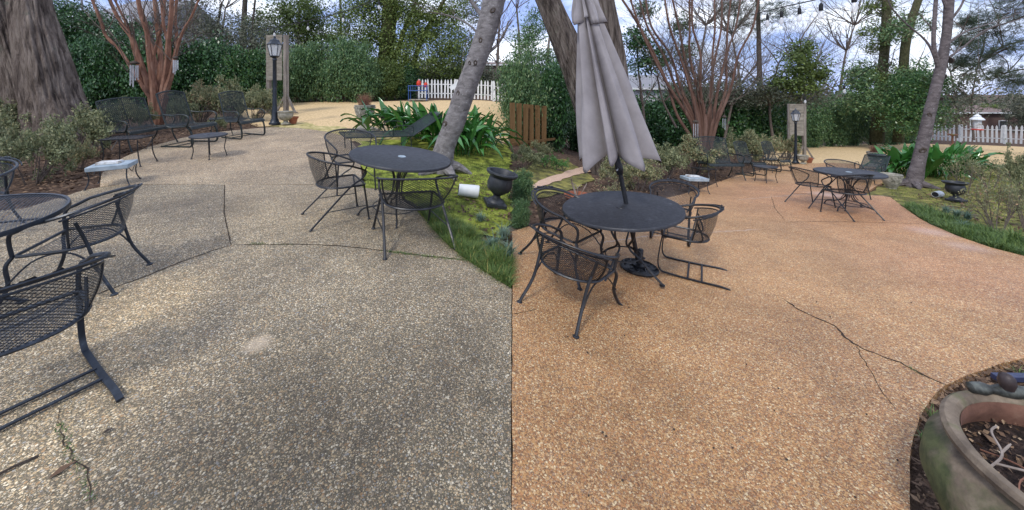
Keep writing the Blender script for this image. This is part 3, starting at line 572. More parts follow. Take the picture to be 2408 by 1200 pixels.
def chaise(m):
    t = empty('chaise_longue'); wd = .62
    MB().lattice(lambda u, v: (-wd / 2 + wd * u, -1.05 + 1.35 * v, .33), 34, 74, .013).obj('seat_mesh', m, t, smooth=False)['kind'] = 'stuff'
    def bs(u, v): return (-wd / 2 + wd * u, .30 + .62 * v, .33 + .42 * v)
    MB().lattice(bs, 34, 42, .013).obj('back_mesh', m, t, smooth=False)['kind'] = 'stuff'
    MB().tube([(-wd / 2, -1.05, .33), (wd / 2, -1.05, .33), (wd / 2, .30, .33), (-wd / 2, .30, .33), (-wd / 2, -1.05, .33)], .014, 6).obj('seat_frame', m, t)
    MB().tube([bs(0, 0), bs(0, 1), (-.1, .94, .80), (.1, .94, .80), bs(1, 1), bs(1, 0)], .014, 6).obj('back_frame', m, t)
    MB().lathe([(.05, -.22), (.06, -.2), (.06, .2), (.05, .22)], 12, (0, .93, .75), Matrix.Rotation(R(90), 3, 'Y')).obj('head_roll', m, t)
    for sg in (-1, 1):
        x = sg * wd / 2
        for y in (-.95, .25):
            l = MB().tube([(x, y, .33), (x * 1.04, y + .04, .01)], .011, 6); foot(l, (x * 1.04, y + .04, 0)); l.obj('leg', m, t)
        MB().tube(crom([(x, -.12, .33), (x * 1.05, -.14, .48), (x * 1.05, -.08, .55), (x * 1.05, .22, .55), (x * 1.05, .30, .48), (x, .28, .33)], 5), .009, 6).obj('arm', m, t)
        MB().tube(crom([(x, -.6, .33), (x, -.35, .18), (x, .0, .15), (x, .2, .33)], 5), .007, 5).obj('brace', m, t)
    return t
def lay(o, label, cat, group=None): return tag(o, label, cat, group)
# --- left half, grey patio
GC = 'wrought iron armchairs round the tables'
c_str = barrel('straight', M['iron'], .015, False); c_leg = barrel('legs', M['iron_blue'], .0135); c_roc = barrel('rocker', M['iron_blue'], .0135)
c_legb = barrel('legs', M['iron'], .0145); c_rocb = barrel('rocker', M['iron'], .0145)
lay(c_str, 'black mesh armchair left of the dusty round table, on grey patio', 'chair', GC); seat_on_ground(c_str, 792, 510, 38, scale=1.05)
o = lay(copy_tree(c_str), 'black mesh armchair seen from behind before the dusty round table by grass border', 'chair', GC); seat_on_ground(o, 966, 560, 122, scale=(1.32, 1.25, 1.02))
o = lay(copy_tree(c_str), 'black mesh armchair behind the dusty round table, in front of the chaise longue', 'chair', GC); seat_on_ground(o, 822, 440, -48, scale=1.12)
o = lay(copy_tree(c_str), 'small black mesh armchair side-on at left of the far scrolled table', 'chair', GC); seat_on_ground(o, 1906, 482, 5)
o = lay(copy_tree(c_str), 'small black mesh armchair with its back to us before the far scrolled table', 'chair', GC); seat_on_ground(o, 1998, 508, 96, scale=1.05)
o = lay(copy_tree(c_str), 'small black mesh armchair half hidden behind the far scrolled table', 'chair', GC); seat_on_ground(o, 1990, 462, -92, scale=1.05)
lay(c_leg, 'blue black mesh armchair with leaf crest and curved legs beside the see-through mesh table', 'chair', GC); seat_on_ground(c_leg, 205, 672, 200)
lay(c_roc, 'large blue black mesh spring armchair on flat runners at bottom left', 'chair', GC); seat_on_ground(c_roc, 62, 945, 148)
o = lay(copy_tree(c_leg), 'blue black mesh armchair behind the see-through mesh table, only its curved back showing', 'chair', GC); seat_on_ground(o, -70, 560, -60)
lay(c_legb, 'black mesh armchair with curved legs at lower left of the umbrella table', 'chair', GC); seat_on_ground(c_legb, 1330, 716, 52, scale=(1.18, 1.12, .86))
o = lay(copy_tree(c_legb), 'black mesh armchair with leaf crest behind the umbrella table at its left', 'chair', GC); seat_on_ground(o, 1316, 612, -38, scale=(1.25, 1.2, .92))
lay(c_rocb, 'black mesh spring armchair with flat runners at right of the umbrella table', 'chair', GC); seat_on_ground(c_rocb, 1612, 636, 152, extra=(.02, 0, 0))
o = lay(copy_tree(c_rocb), 'black mesh spring armchair with leaf crest beyond the umbrella table at its right', 'chair', GC); seat_on_ground(o, 1578, 560, -120)
t1 = round_table(.64, .78, M['iron'], M['top_dark'], 'wire'); lay(t1, 'round dark iron table with dusty top by the leaning tree on grey patio', 'table', 'round iron tables'); seat_on_ground(t1, 925, 506, 0, extra=(.06, -.01, 0))
t2 = round_table(.665, .735, M['iron'], M['top_dark'], 'waist'); lay(t2, 'round black table with the closed umbrella standing through it on tan patio', 'table', 'round iron tables'); seat_on_ground(t2, 1468, 640, 0, tilt=.0, extra=(-.05, 0, 0))
t3 = round_table(.56, .74, M['iron'], M['top_dark'], 'wire'); lay(t3, 'smaller round black table with scrolled legs far across the tan patio', 'table', 'round iron tables'); seat_on_ground(t3, 1998, 492, 0, tilt=.4)
t4 = round_table(.72, .72, M['iron_blue'], M['iron_blue'], 'waist', True); lay(t4, 'round see-through expanded mesh table cut by the left edge', 'table', 'round iron tables'); seat_on_ground(t4, -190, 775, 0)
hb = highback(.56, M['iron_green']); lay(hb, 'tall high-backed mesh spring chair beside the bench, left of the small square table', 'chair', 'high-backed mesh chairs'); seat_on_ground(hb, 452, 340, -4, scale=1.15)
o = lay(copy_tree(hb), 'high-backed mesh spring chair between the small square table and lamp post on grey patio', 'chair', 'high-backed mesh chairs'); seat_on_ground(o, 576, 322, -18, scale=1.08)
o = lay(copy_tree(hb), 'high-backed mesh chair right of the see-through bench at the far edge of tan patio', 'chair', 'high-backed mesh chairs'); seat_on_ground(o, 1768, 412, -72, scale=.95)
o = lay(copy_tree(hb), 'high-backed mesh chair nearest the small lamp post on tan patio edge', 'chair', 'high-backed mesh chairs'); seat_on_ground(o, 1830, 402, -70, scale=.9)
bn = highback(.98, M['iron_green'], True, .021); lay(bn, 'wide see-through mesh bench in front of the crape myrtle on grey patio', 'bench', 'mesh benches'); seat_on_ground(bn, 335, 345, -2, scale=1.02)
o = lay(copy_tree(bn), 'see-through mesh bench under the far crape myrtle by tan patio', 'bench', 'mesh benches'); seat_on_ground(o, 1692, 420, -84, scale=1.1)
st = round_table(.31, .46, M['iron'], M['top_dark'], 'small', name='side_table'); lay(st, 'little round black side table with four thin legs on grey patio', 'side table', 'little round side tables'); seat_on_ground(st, 493, 370, 10)
o = lay(copy_tree(st), 'little round black side table standing on far tan patio', 'side table', 'little round side tables'); seat_on_ground(o, 1801, 428, 30, scale=.95)
rt = rect_table(.60, .40, .52, M['iron'], None); lay(rt, 'oblong black mesh side table at the near end of the bench on grey patio', 'side table', 'mesh side tables'); seat_on_ground(rt, 305, 388, -78)
o = lay(copy_tree(rt), 'oblong black mesh side table at near end of far bench by tan patio', 'side table', 'mesh side tables'); seat_on_ground(o, 1655, 436, -85, scale=.85)
sq = rect_table(.46, .40, .46, M['iron_green'], None); lay(sq, 'small square mesh table between the two high-backed chairs beside grey patio', 'side table', 'small square tables'); seat_on_ground(sq, 521, 318, -50)
o = lay(copy_tree(sq), 'small square mesh table between two far high-backed chairs by tan patio', 'side table', 'small square tables'); seat_on_ground(o, 1806, 404, -50, scale=.9)
sb = rect_table(.56, .44, .40, M['iron_blue'], M['stone_blue'], .08, 'stone_table', False); lay(sb, 'low table with blue grey stone slab top behind the curved-leg chair', 'side table', 'stone slab tables'); seat_on_ground(sb, 268, 434, -62, scale=.84)
o2 = lay(copy_tree(sb), 'low stone slab table at the far left edge of tan patio', 'side table', 'stone slab tables'); seat_on_ground(o2, 1632, 452, -85, scale=.9)
def slab_stone(par_table, Hh, label, s=1):
    m = MB(); rr = random.Random(2); prof = [(-.5, -.4), (.45, -.5), (.5, .38), (.1, .5), (-.45, .45)]
    b = [(x * .34 * s, y * .22 * s, 0) for x, y in prof]; tp = [(x * .31 * s, y * .20 * s, .04 + rr.uniform(-.006, .006)) for x, y in prof]
    n = len(prof); m.add(b + tp + [(0, 0, .048)], [tuple(range(n))[::-1]] + [(i, (i + 1) % n, n + (i + 1) % n, n + i) for i in range(n)] + [(n + i, n + (i + 1) % n, 2 * n) for i in range(n)])
    q = m.obj('carved_stone', M['stone_pale'], None, False, .004); q.rotation_mode = 'QUATERNION'; q.rotation_quaternion = par_table.rotation_quaternion
    q.location = par_table.matrix_basis @ Vector((-.04, .02, Hh + .003)); q.scale = par_table.scale; return tag(q, label, 'stone', 'flat pale stones on the slab tables')
slab_stone(sb, .40, 'flat pale marbled stone lying on the blue grey slab table'); slab_stone(o2, .40, 'flat pale stone lying on the far stone slab table')
ch = chaise(M['iron_green']); lay(ch, 'dark mesh chaise longue with raised back among broad leaves beyond the dusty table', 'lounger', 'mesh chaise longues'); seat_on_ground(ch, 925, 350, 216, scale=1.12)
o = lay(copy_tree(ch), 'dark chaise longue with raised back beyond the far scrolled table', 'lounger', 'mesh chaise longues'); seat_on_ground(o, 2046, 424, 212, scale=.9)
# ------------------------------------------------------------------ umbrella, base
def umbrella():
    base = seat_on_ground(empty('umbrella_base'), 1503, 632, 0); tag(base, 'round openwork iron umbrella stand under the umbrella table', 'umbrella stand')
    MB().lathe([(.20, .0), (.215, .0), (.22, .02), (.205, .035), (.195, .02)], 40).obj('rim', M['iron'], base)
    MB().lathe([(.0, .0), (.07, .0), (.075, .05), (.035, .07), (.033, .22), (.024, .23), (.0, .23)], 20).obj('hub', M['iron'], base)
    for k in range(8):
        a = math.pi * k / 4; p = [(.135 * math.cos(a) + .058 * math.cos(q), .135 * math.sin(a) + .058 * math.sin(q), .02 + .01 * math.sin(q * 2)) for q in np.linspace(0, 2 * math.pi, 14)]
        MB().tube(p, .010, 5).obj('scroll_ring', M['iron'], base)
    t = empty('patio_umbrella'); tag(t, 'closed grey taupe canvas umbrella leaning left through the black table', 'umbrella')
    b = base.location + Vector((0, 0, .03)); Yb = b.y
    top = at(1362, -60, Yb + .05); ax = (top - b); L = ax.length; t.location = b; t.rotation_mode = 'QUATERNION'; t.rotation_quaternion = ax.to_track_quat('Z', 'Y')
    MB().tube([(0, 0, 0), (0, 0, L * .6), (0, 0, L)], .026, 14).obj('pole', M['iron'], t)
    zc = L * .31
    MB().lathe([(.024, zc), (.040, zc + .02), (.046, zc + .07), (.046, zc + .10), (.036, zc + .15), (.030, zc + .22), (.024, zc + .24)], 18).obj('crank_housing', M['iron'], t)
    cr_ = MB().tube([(.03, -.02, zc + .09), (.085, -.035, zc + .085), (.10, -.05, zc + .09), (.135, -.05, zc + .095)], .008, 6).obj('crank_handle', M['aluminium'], t)
    z0, z1 = L * .385, L * 1.0; n = 224; folds = 8; rr = random.Random(11); ph = [rr.uniform(-.6, .6) for _ in range(folds)]; am = [rr.uniform(.55, 1.25) for _ in range(folds)]; hem = [rr.uniform(-.05, .05) for _ in range(folds)]
    def cloth(za, zb, ra, rb, rings, thick, name, dip):
        vs = []
        for side in (0, 1):
            for j in range(rings + 1):
                tt = j / rings
                for k in range(n):
                    th = 2 * math.pi * k / n; q = th / (2 * math.pi) * folds; i = int(q) % folds; fr = q - int(q)
                    fr2 = min(1, max(0, fr + ph[i] * fr * (1 - fr) * 1.6)); lobe = math.sin(math.pi * fr2) ** (1.05 if i % 2 else .62)
                    R0 = rb + (ra - rb) * (1 - tt) ** 1.15
                    r = R0 * (.16 + 1.02 * lobe * am[i] ** .6) - side * thick
                    sw = .20 * math.sin(1.7 * tt + i) * (1 - tt)
                    z = za + (zb - za) * tt - (dip * (1 - abs(2 * fr2 - 1)) ** .9 + hem[i]) * (1 - tt) ** 6 * (1 if dip else 0)
                    crease = (.014 * math.sin(5 * fr * math.pi + 7 * tt + i * 2) + .030 * noise.noise(Vector((fr * 3 + i * 5, tt * 3, i)))) * (1 - tt * .7) * lobe
                    vs.append(((r + crease) * math.cos(th + sw * .35), (r + crease) * math.sin(th + sw * .35), z))
        S = (rings + 1) * n; f = []
        for j in range(rings):
            for k in range(n):
                a, b_, c, d = j * n + k, j * n + (k + 1) % n, (j + 1) * n + (k + 1) % n, (j + 1) * n + k; f.append((a, b_, c, d)); f.append((S + d, S + c, S + b_, S + a))
        for k in range(n): f.append((k, S + k, S + (k + 1) % n, (k + 1) % n))
        o_ = mesh_np(name, vs, f, M['canvas'], t, True); o_.data.materials.append(M['maroon'])
        idx = np.zeros(len(f), dtype=np.int32); idx[1:2 * rings * n:2] = 1; o_.data.polygons.foreach_set('material_index', idx); return o_
    cloth(z0 + .04, z1, .39, .040, 46, .006, 'canopy', .16)
    cloth(z0 + (z1 - z0) * .735, z1 + .02, .170, .045, 14, .004, 'vent_cap', .02)
    for k in range(8):
        a = 2 * math.pi * (k + .5) / 8; MB().tube([(.03 * math.cos(a), .03 * math.sin(a), L * .93), (.14 * math.cos(a), .14 * math.sin(a), z0 + .1)], .007, 4).obj('rib', M['iron'], t)
umbrella()
# ------------------------------------------------------------------ lamps, board stands, urns, pots
def lamp():
    t = empty('lamp_post'); m = M['iron_blue']
    MB().lathe([(.16, 0), (.16, .05), (.12, .09), (.115, .14), (.085, .20), (.075, .5), (.062, .62), (.058, 1.0), (.052, 2.0), (.065, 2.02), (.065, 2.06), (.05, 2.08)], 20).obj('post', m, t)
    l = MB(); l.lathe([(.05, 2.08), (.12, 2.13), (.135, 2.15), (.13, 2.165)], 6); l.lathe([(.20, 2.50), (.215, 2.515), (.20, 2.535), (.14, 2.60), (.12, 2.66), (.05, 2.70), (.03, 2.73), (.035, 2.76), (.01, 2.81)], 6); l.obj('lantern_cap', m, t, smooth=False)
    for k in range(6):
        a = math.pi * k / 3; MB().tube([(.125 * math.cos(a), .125 * math.sin(a), 2.16), (.20 * math.cos(a), .20 * math.sin(a), 2.51)], .010, 4).obj('lantern_bar', m, t)
        b = a + math.pi / 3; MB().add([(.12 * math.cos(a), .12 * math.sin(a), 2.165), (.12 * math.cos(b), .12 * math.sin(b), 2.165), (.193 * math.cos(b), .193 * math.sin(b), 2.505), (.193 * math.cos(a), .193 * math.sin(a), 2.505)], [(0, 1, 2, 3)]).obj('pane', M['glass'], t, smooth=False)
    MB().lathe([(.02, 2.16), (.02, 2.28), (.028, 2.33), (.026, 2.38), (.005, 2.43)], 10).obj('bulb', M['plastic_white'], t); return t
lp = lamp(); tag(lp, 'tall black lamp post with six-sided lantern at the far edge of grey patio', 'lamp post', 'black garden lamp posts'); seat_on_ground(lp, 646, 293, 0, tilt=0, scale=1.02)
o = copy_tree(lp); tag(o, 'smaller-looking black lamp post with lantern at far edge of tan patio', 'lamp post', 'black garden lamp posts'); seat_on_ground(o, 1871, 384, 0, tilt=0, scale=.80)
def board():
    t = empty('board_stand'); m = M['wood_grey']
    for x, f in ((-.36, 1), (.42, 1)):
        MB().box((x, 0, 1.55), (.13, .16, 3.1)).obj('post', m, t, False, .01)
        for sg in (-1, 1): MB().tube([(x, sg * .0 + .09 * 0, .78), (x + sg * .42, -.02, .03)], .055, 4, sx=.9, sy=.9).obj('brace', m, t, False)
        MB().box((x, 0, .03), (.95, .12, .06)).obj('foot_rail', m, t, False)
    MB().box((-.02, -.10, 2.2), (.70, .02, 1.8)).obj('panel', M['plywood'], t, False); return t
bd = board(); tag(bd, 'weathered plywood board on two braced posts behind the tall lamp post', 'board stand', 'plywood board stands'); seat_on_ground(bd, 651, 266, -100, tilt=0, scale=1.0)
o = copy_tree(bd); tag(o, 'weathered plywood board on braced posts behind the far lamp post', 'board stand', 'plywood board stands'); seat_on_ground(o, 1872, 372, -100, tilt=0, scale=.80)
def urn_low(m):
    t = empty('stone_urn'); MB().lathe([(.12, 0), (.13, .03), (.07, .07), (.055, .11), (.12, .15), (.19, .22), (.205, .32), (.20, .36), (.225, .38), (.225, .41), (.19, .41), (.17, .34), (.02, .33)], 28, warp=lambda a, z: 1 + (.02 * math.cos(14 * a) if .15 < z < .33 else 0)).obj('bowl', m, t); return t
ul = urn_low(M['stone']); tag(ul, 'mossy grey stone urn beside the tall lamp post', 'urn', 'low stone urns'); seat_on_ground(ul, 672, 293, 0, tilt=0, scale=1.05)
o = copy_tree(ul); tag(o, 'grey stone urn at the foot of the far lamp post', 'urn', 'low stone urns'); seat_on_ground(o, 1888, 386, 0, tilt=0, scale=.85)
def tpot(): return MB().lathe([(.09, 0), (.13, .16), (.15, .17), (.155, .22), (.135, .22), (.12, .17), (.01, .16)], 22).obj('flower_pot', M['terracotta'])
o = tag(tpot(), 'small terracotta pot right of the stone urn by the tall lamp post', 'flower pot', 'small terracotta pots'); seat_on_ground(o, 689, 291, 0, tilt=0, scale=1.05)
o = tag(tpot(), 'small terracotta pot beside the far lamp post urn on the lawn edge', 'flower pot', 'small terracotta pots'); seat_on_ground(o, 1903, 383, 0, tilt=0, scale=.9)
def face(mb, r, zc, front=-math.pi / 2):
    """brows, nose, eyes, mouth and beard swirls standing proud of the bowl"""
    def on(a, z, k=1.0): rr = r(z) * k; return (rr * math.cos(front + a), rr * math.sin(front + a), z)
    mb.tube([on(-.05, zc + .10, 1.0), on(-.0, zc + .02, 1.07), on(0, zc - .03, 1.08)], [.014, .024, .02], 6)
    for s in (-1, 1):
        mb.tube([on(.08 * s, zc + .10, 1.02), on(.3 * s, zc + .13, 1.03), on(.55 * s, zc + .10, 1.01)], .013, 6)
        mb.tube([on(.17 * s, zc + .06, 1.0), on(.3 * s, zc + .072, 1.02), on(.42 * s, zc + .06, 1.0)], .014, 6)
        mb.tube([on(.05 * s, zc - .06, 1.02), on(.3 * s, zc - .04, 1.03), on(.6 * s, zc + .02, 1.02), on(.75 * s, zc + .08, 1.0)], .012, 6)
        mb.tube([on(.05 * s, zc - .10, 1.0), on(.25 * s, zc - .12, 1.03), on(.45 * s, zc - .08, 1.0)], .012, 6)
    mb.tube([on(-.16, zc - .075, 1.0), on(0, zc - .085, 1.04), on(.16, zc - .075, 1.0)], .012, 6)
def face_pot(ped):
    t = empty('face_planter'); z0 = .30 if ped else .03
    def r(z):
        q = (z - z0) / .5; return .17 + .15 * math.sin(min(1, max(0, q * 1.15)) * math.pi * .5)
    prof = [(.12, z0 - .01)] + [(r(z0 + .5 * k / 10), z0 + .5 * k / 10) for k in range(11)] + [(.335, z0 + .51), (.335, z0 + .54), (.28, z0 + .54), (.26, z0 + .46), (.02, z0 + .45)]
    MB().lathe(prof, 32).obj('bowl', M['stone'], t); f = MB(); face(f, r, z0 + .25); f.obj('face_relief', M['stone'], t)
    f = MB()
    for k in range(20):
        a = 2 * math.pi * k / 20; f.box((.335 * math.cos(a), .335 * math.sin(a), z0 + .455), (.02, .05, .05), Matrix.Rotation(a, 3, 'Z'))
    f.obj('key_band', M['stone'], t, False)
    if ped: MB().lathe([(.34, 0), (.34, .06), (.30, .08), (.22, .11), (.13, .18), (.12, .24), (.17, .28), (.18, .30)], 28).obj('pedestal', M['stone'], t); MB().box((0, 0, -.03), (.8, .8, .08)).obj('plinth', M['stone'], t, False)
    else: MB().lathe([(.16, -.02), (.16, .03), (.10, .035)], 24).obj('foot', M['stone'], t)
    return t
def blades(n, spread, height, wd, m, name, parent=None, droop=.5, base=.05, seed=1, segs=3, loc=None):
    rr = np.random.RandomState(seed); vs = []; fs = []; 
    for i in range(n):
        a = rr.uniform(0, 2 * np.pi); b = rr.uniform(0, base); p = np.array([b * np.cos(a), b * np.sin(a), 0.]) if loc is None else np.array(loc[i])
        a = rr.uniform(0, 2 * np.pi); d = np.array([np.cos(a), np.sin(a), 0]); q = np.array([-d[1], d[0], 0]); h = height * rr.uniform(.5, 1.1) * (1 if loc is None else .55 + .9 * abs(noise.noise(Vector((p[0] * 3.1, p[1] * 3.1, 0)))) * 1.6); sp = spread * rr.uniform(.2, 1.1); dr = droop * rr.uniform(.3, 1.2)
        for k in range(segs + 1):
            t_ = k / segs; c = p + d * sp * t_ ** 1.4 + np.array([0, 0, h * (t_ - dr * t_ ** 2.4)]); ww = wd * (1 - t_ ** 2) * .5 + wd * .04; vs.append(c - q * ww); vs.append(c + q * ww)
        b0_ = i * 2 * (segs + 1)
        for k in range(segs): fs.append((b0_ + 2 * k, b0_ + 2 * k + 1, b0_ + 2 * k + 3, b0_ + 2 * k + 2))
    return mesh_np(name, vs, fs, m, parent)
fp = face_pot(True); g_ = blades(420, .30, .62, .006, M['l_dry'], 'dead_grass', fp, .35, .2, 5); g_.location = (0, 0, .76); g_['kind'] = 'stuff'
tag(fp, 'stone planter with carved bearded face and dead reddish grass by grey patio', 'planter', 'carved face planters'); seat_on_ground(fp, 858, 306, -96, tilt=0, scale=.9)
o = copy_tree(fp); tag(o, 'stone face planter with dead grass on the right lawn', 'planter', 'carved face planters'); seat_on_ground(o, 2056, 392, -110, tilt=0, scale=.66)
fq = face_pot(False); tag(fq, 'empty mossy stone face pot on the moss between the scrolled table and tree', 'planter', 'carved face planters'); seat_on_ground(fq, 2096, 442, -115, tilt=0, scale=.64)
def black_urn():
    t = empty('black_urn'); MB().box((0, 0, .03), (.34, .34, .06)).obj('plinth', M['black_plastic'], t, False, .008)
    MB().lathe([(.15, .06), (.14, .09), (.07, .13), (.06, .17), (.10, .20), (.19, .27), (.215, .36), (.20, .44), (.19, .48), (.25, .52), (.275, .55), (.27, .57), (.22, .57), (.19, .50), (.17, .40), (.02, .38)], 32, warp=lambda a, z: 1 + (.012 * math.cos(20 * a) if .5 < z < .58 else 0)).obj('bowl', M['black_plastic'], t); return t
bu = black_urn(); tag(bu, 'black urn on square plinth beside the fallen white lamp shade, right of grey patio', 'urn', 'black pedestal urns'); seat_on_ground(bu, 1163, 482, -75, extra=(.06, 0, 0), scale=.95)
o = copy_tree(bu); tag(o, 'black urn with wide lip on the moss right of the far tree foot', 'urn', 'black pedestal urns'); seat_on_ground(o, 2249, 473, -75, scale=.74)
def white_can():
    t = empty('spotlight'); rot = Matrix.Rotation(R(90), 3, 'Y')
    MB().lathe([(.085, -.16), (.092, -.16), (.105, .15), (.10, .17), (.0, .175)], 24, rot=rot).obj('shade', M['plastic_white'], t)
    MB().lathe([(.0, -.165), (.05, -.165), (.084, -.162), (.084, -.13), (.05, -.12)], 24, rot=rot).obj('lens_ring', M['socket'], t); return t
wc = white_can(); tag(wc, 'white cylindrical spotlight with black mouth lying on the moss by grey patio', 'spotlight', 'white garden spotlights'); seat_on_ground(wc, 1101, 463, -80); wc.location.z += .10
o = copy_tree(wc); tag(o, 'white cylindrical spotlight lying beside the far tree roots', 'spotlight', 'white garden spotlights'); seat_on_ground(o, 2205, 464, -70, scale=.68); o.location.z += .07
# big terracotta pot, near right
bp = empty('garden_pot', (2.24, 1.30, gz(2.24, 1.3) - .03)); tag(bp, 'huge mossy terracotta pot with thick rim and soil at bottom right', 'pot')
MB().lathe([(.26, 0), (.36, .06), (.47, .18), (.515, .30), (.50, .40), (.44, .47), (.415, .485), (.432, .49), (.452, .505), (.455, .525), (.44, .54), (.412, .54), (.398, .525), (.392, .49)], 72, cap=False).obj('pot_wall', M['pot'], bp)
MB().lathe([(.394, .52), (.390, .48), (.405, .44), (.42, .40), (.42, .34)], 72, cap=False).obj('inner_wall', M['pot_in'], bp)
vs = []; fs = []; rr = random.Random(5); n = 60
for j in range(13):
    for k in range(n):
        a = 2 * math.pi * k / n; r = .425 * j / 12; vs.append((r * math.cos(a), r * math.sin(a), .415 + (rr.uniform(-.006, .008) if j < 12 else -.01)))
fs = [(j * n + k, j * n + (k + 1) % n, (j + 1) * n + (k + 1) % n, (j + 1) * n + k) for j in range(12) for k in range(n)]
mesh_np('soil', vs, fs, M['soil'], bp, True)
def stick(pts, r, m, label, cat='stick', name='twig'): o_ = MB().tube(crom(pts, 4), r, 6).obj(name, M[m]); return tag(o_, label, cat)
B = Vector(bp.location)
def onsoil(x, y, z=.43): return B + Vector((x, y, z))
tw = empty('dead_twig', onsoil(-.21, .17, .440), -.35); tag(tw, 'pale forked dead twig lying on the soil of the big pot', 'twig')
for pts in ([(-.18, -.10, .0), (-.06, -.02, .02), (0, .04, .03), (.02, .12, .05), (.07, .17, .05)], [(-.06, -.02, .02), (.05, -.03, .03), (.13, -.01, .035)], [(0, .04, .03), (.04, .06, .06)]):
    MB().tube(crom(pts, 4), [.0042] * (4 * (len(pts) - 1)) + [.002], 6).obj('stem', M['twig_pale'], tw)
for k, (x, y, a) in enumerate(((-.30, .14, .4), (-.12, .31, 1.2), (-.27, .06, 2.2), (-.10, .20, .9), (-.34, -.05, 2.8))):
    o_ = MB().add([(-.035, -.008, 0), (0, -.022, .006), (.04, 0, 0), (.0, .020, .012), (-.03, .012, .002)], [(0, 1, 2, 3, 4)]).obj('fallen_leaf', M['l_litter'], None, False); o_.location = onsoil(x, y, .432); o_.rotation_euler = (.2, .1, a); tag(o_, 'brown dead leaf on the big pot soil, ' + ('near the left rim', 'near the far rim', 'left of the forked twig', 'right of the forked twig', 'nearest the viewer')[k], 'leaf', 'dead leaves on the pot soil')
r_ = np.random.RandomState(12); kk = 900; rad = np.sqrt(r_.rand(kk)) * .40; an = r_.rand(kk) * 6.283; P_ = np.stack([rad * np.cos(an), rad * np.sin(an), np.full(kk, .424) + r_.rand(kk) * .012], 1); nm = r_.normal(size=(kk, 3)) * .5; nm[:, 2] += 1; nm /= np.linalg.norm(nm, axis=1)[:, None]; a_ = np.cross(nm, r_.normal(size=(kk, 3))); a_ /= np.linalg.norm(a_, axis=1)[:, None]; b_ = np.cross(nm, a_); s_ = .009 * r_.uniform(.3, 1.5, kk)[:, None]
mesh_np('soil_crumbs', np.stack([P_ - a_ * s_, P_ + b_ * s_ * .7, P_ + a_ * s_, P_ - b_ * s_ * .7], 1).reshape(-1, 3), np.arange(4 * kk).reshape(-1, 4), M['l_litter'], bp)['kind'] = 'stuff'
for (pts_, mm_) in (([(-.33, .06, .43), (-.24, .12, .447), (-.13, .14, .44)], 'l_dry'), ([(-.22, .26, .43), (-.17, .18, .447), (-.13, .08, .437)], 'l_dry'), ([(-.33, -.05, .43), (-.2, -.15, .44), (-.05, -.3, .435)], 'twig')): tag(MB().tube(crom([B + Vector(q) for q in pts_], 4), .003, 4).obj('pine_needle', M[mm_]), 'thin reddish pine needle lying across the soil in the big pot', 'needle', 'pine needles on the pot soil')
# verdigris tap-like ornament on the rim, and the navy bar behind it
orn = empty('bronze_ornament', B + Vector((.09, .41, .56))); tag(orn, 'verdigris bronze garden ornament with round head perched on the big pot rim', 'ornament')
orn.rotation_euler = (0, 0, R(-8))
rotY = Matrix.Rotation(R(90), 3, 'Y')
MB().lathe([(.005, -.15), (.022, -.14), (.027, -.09), (.016, -.05), (.024, -.02), (.030, .03), (.022, .10), (.030, .16), (.020, .24), (.026, .30), (.01, .34)], 14, rot=rotY).obj('body', M['patina'], orn)
MB().lathe([(.005, -.035), (.022, -.028), (.030, .0), (.026, .028), (.014, .040), (.003, .044)], 16, (-.0, -.01, .045)).obj('head', M['bronze'], orn)
for s in (-1, 1): MB().tube(crom([(.05, s * .01, 0), (.12, s * .05, -.02), (.18, s * .06, -.05), (.26, s * .08, -.045)], 4), .013, 6).obj('arm', M['patina'], orn)
pA, pB_ = G(2338, 899), G(2620, 903)
o_ = empty('metal_bar', (pA + pB_) / 2 + Vector((0, 0, .035))); tag(o_, 'navy blue flat metal bar over the mulch behind the big pot', 'bar')
d = (pB_ - pA); d.z = 0
MB().box((0, 0, 0), (d.length, .045, .035), Matrix.Rotation(math.atan2(d.y, d.x), 3, 'Z')).obj('bar', M['navy'], o_, False, .003)
for s in (-.35, .35): MB().box(tuple(d * s + Vector((0, 0, -.045))), (.03, .03, .06)).obj('foot', M['navy'], o_, False)
# terracotta bowl
tb = empty('terracotta_bowl'); MB().lathe([(.13, 0), (.22, .10), (.25, .17), (.265, .18), (.265, .21), (.235, .21), (.21, .14), (.02, .13)], 32).obj('bowl', M['terracotta'], tb); tag(tb, 'wide terracotta bowl with bare pale twigs in the mulch behind the left umbrella chair', 'bowl'); seat_on_ground(tb, 1358, 484, 0, tilt=.3, scale=.95)
rr = random.Random(8)
for k in range(7):
    a = rr.uniform(0, 6.28); l = rr.uniform(.15, .36); MB().tube(crom([(0, 0, .12), (.05 * math.cos(a), .05 * math.sin(a), .2), (.12 * math.cos(a), .12 * math.sin(a), .2 + l * .6), (.16 * math.cos(a + .5), .16 * math.sin(a + .5), .2 + l)], 3), [.008] * 9 + [.003], 5).obj('stem', M['twig_pale'], tb)
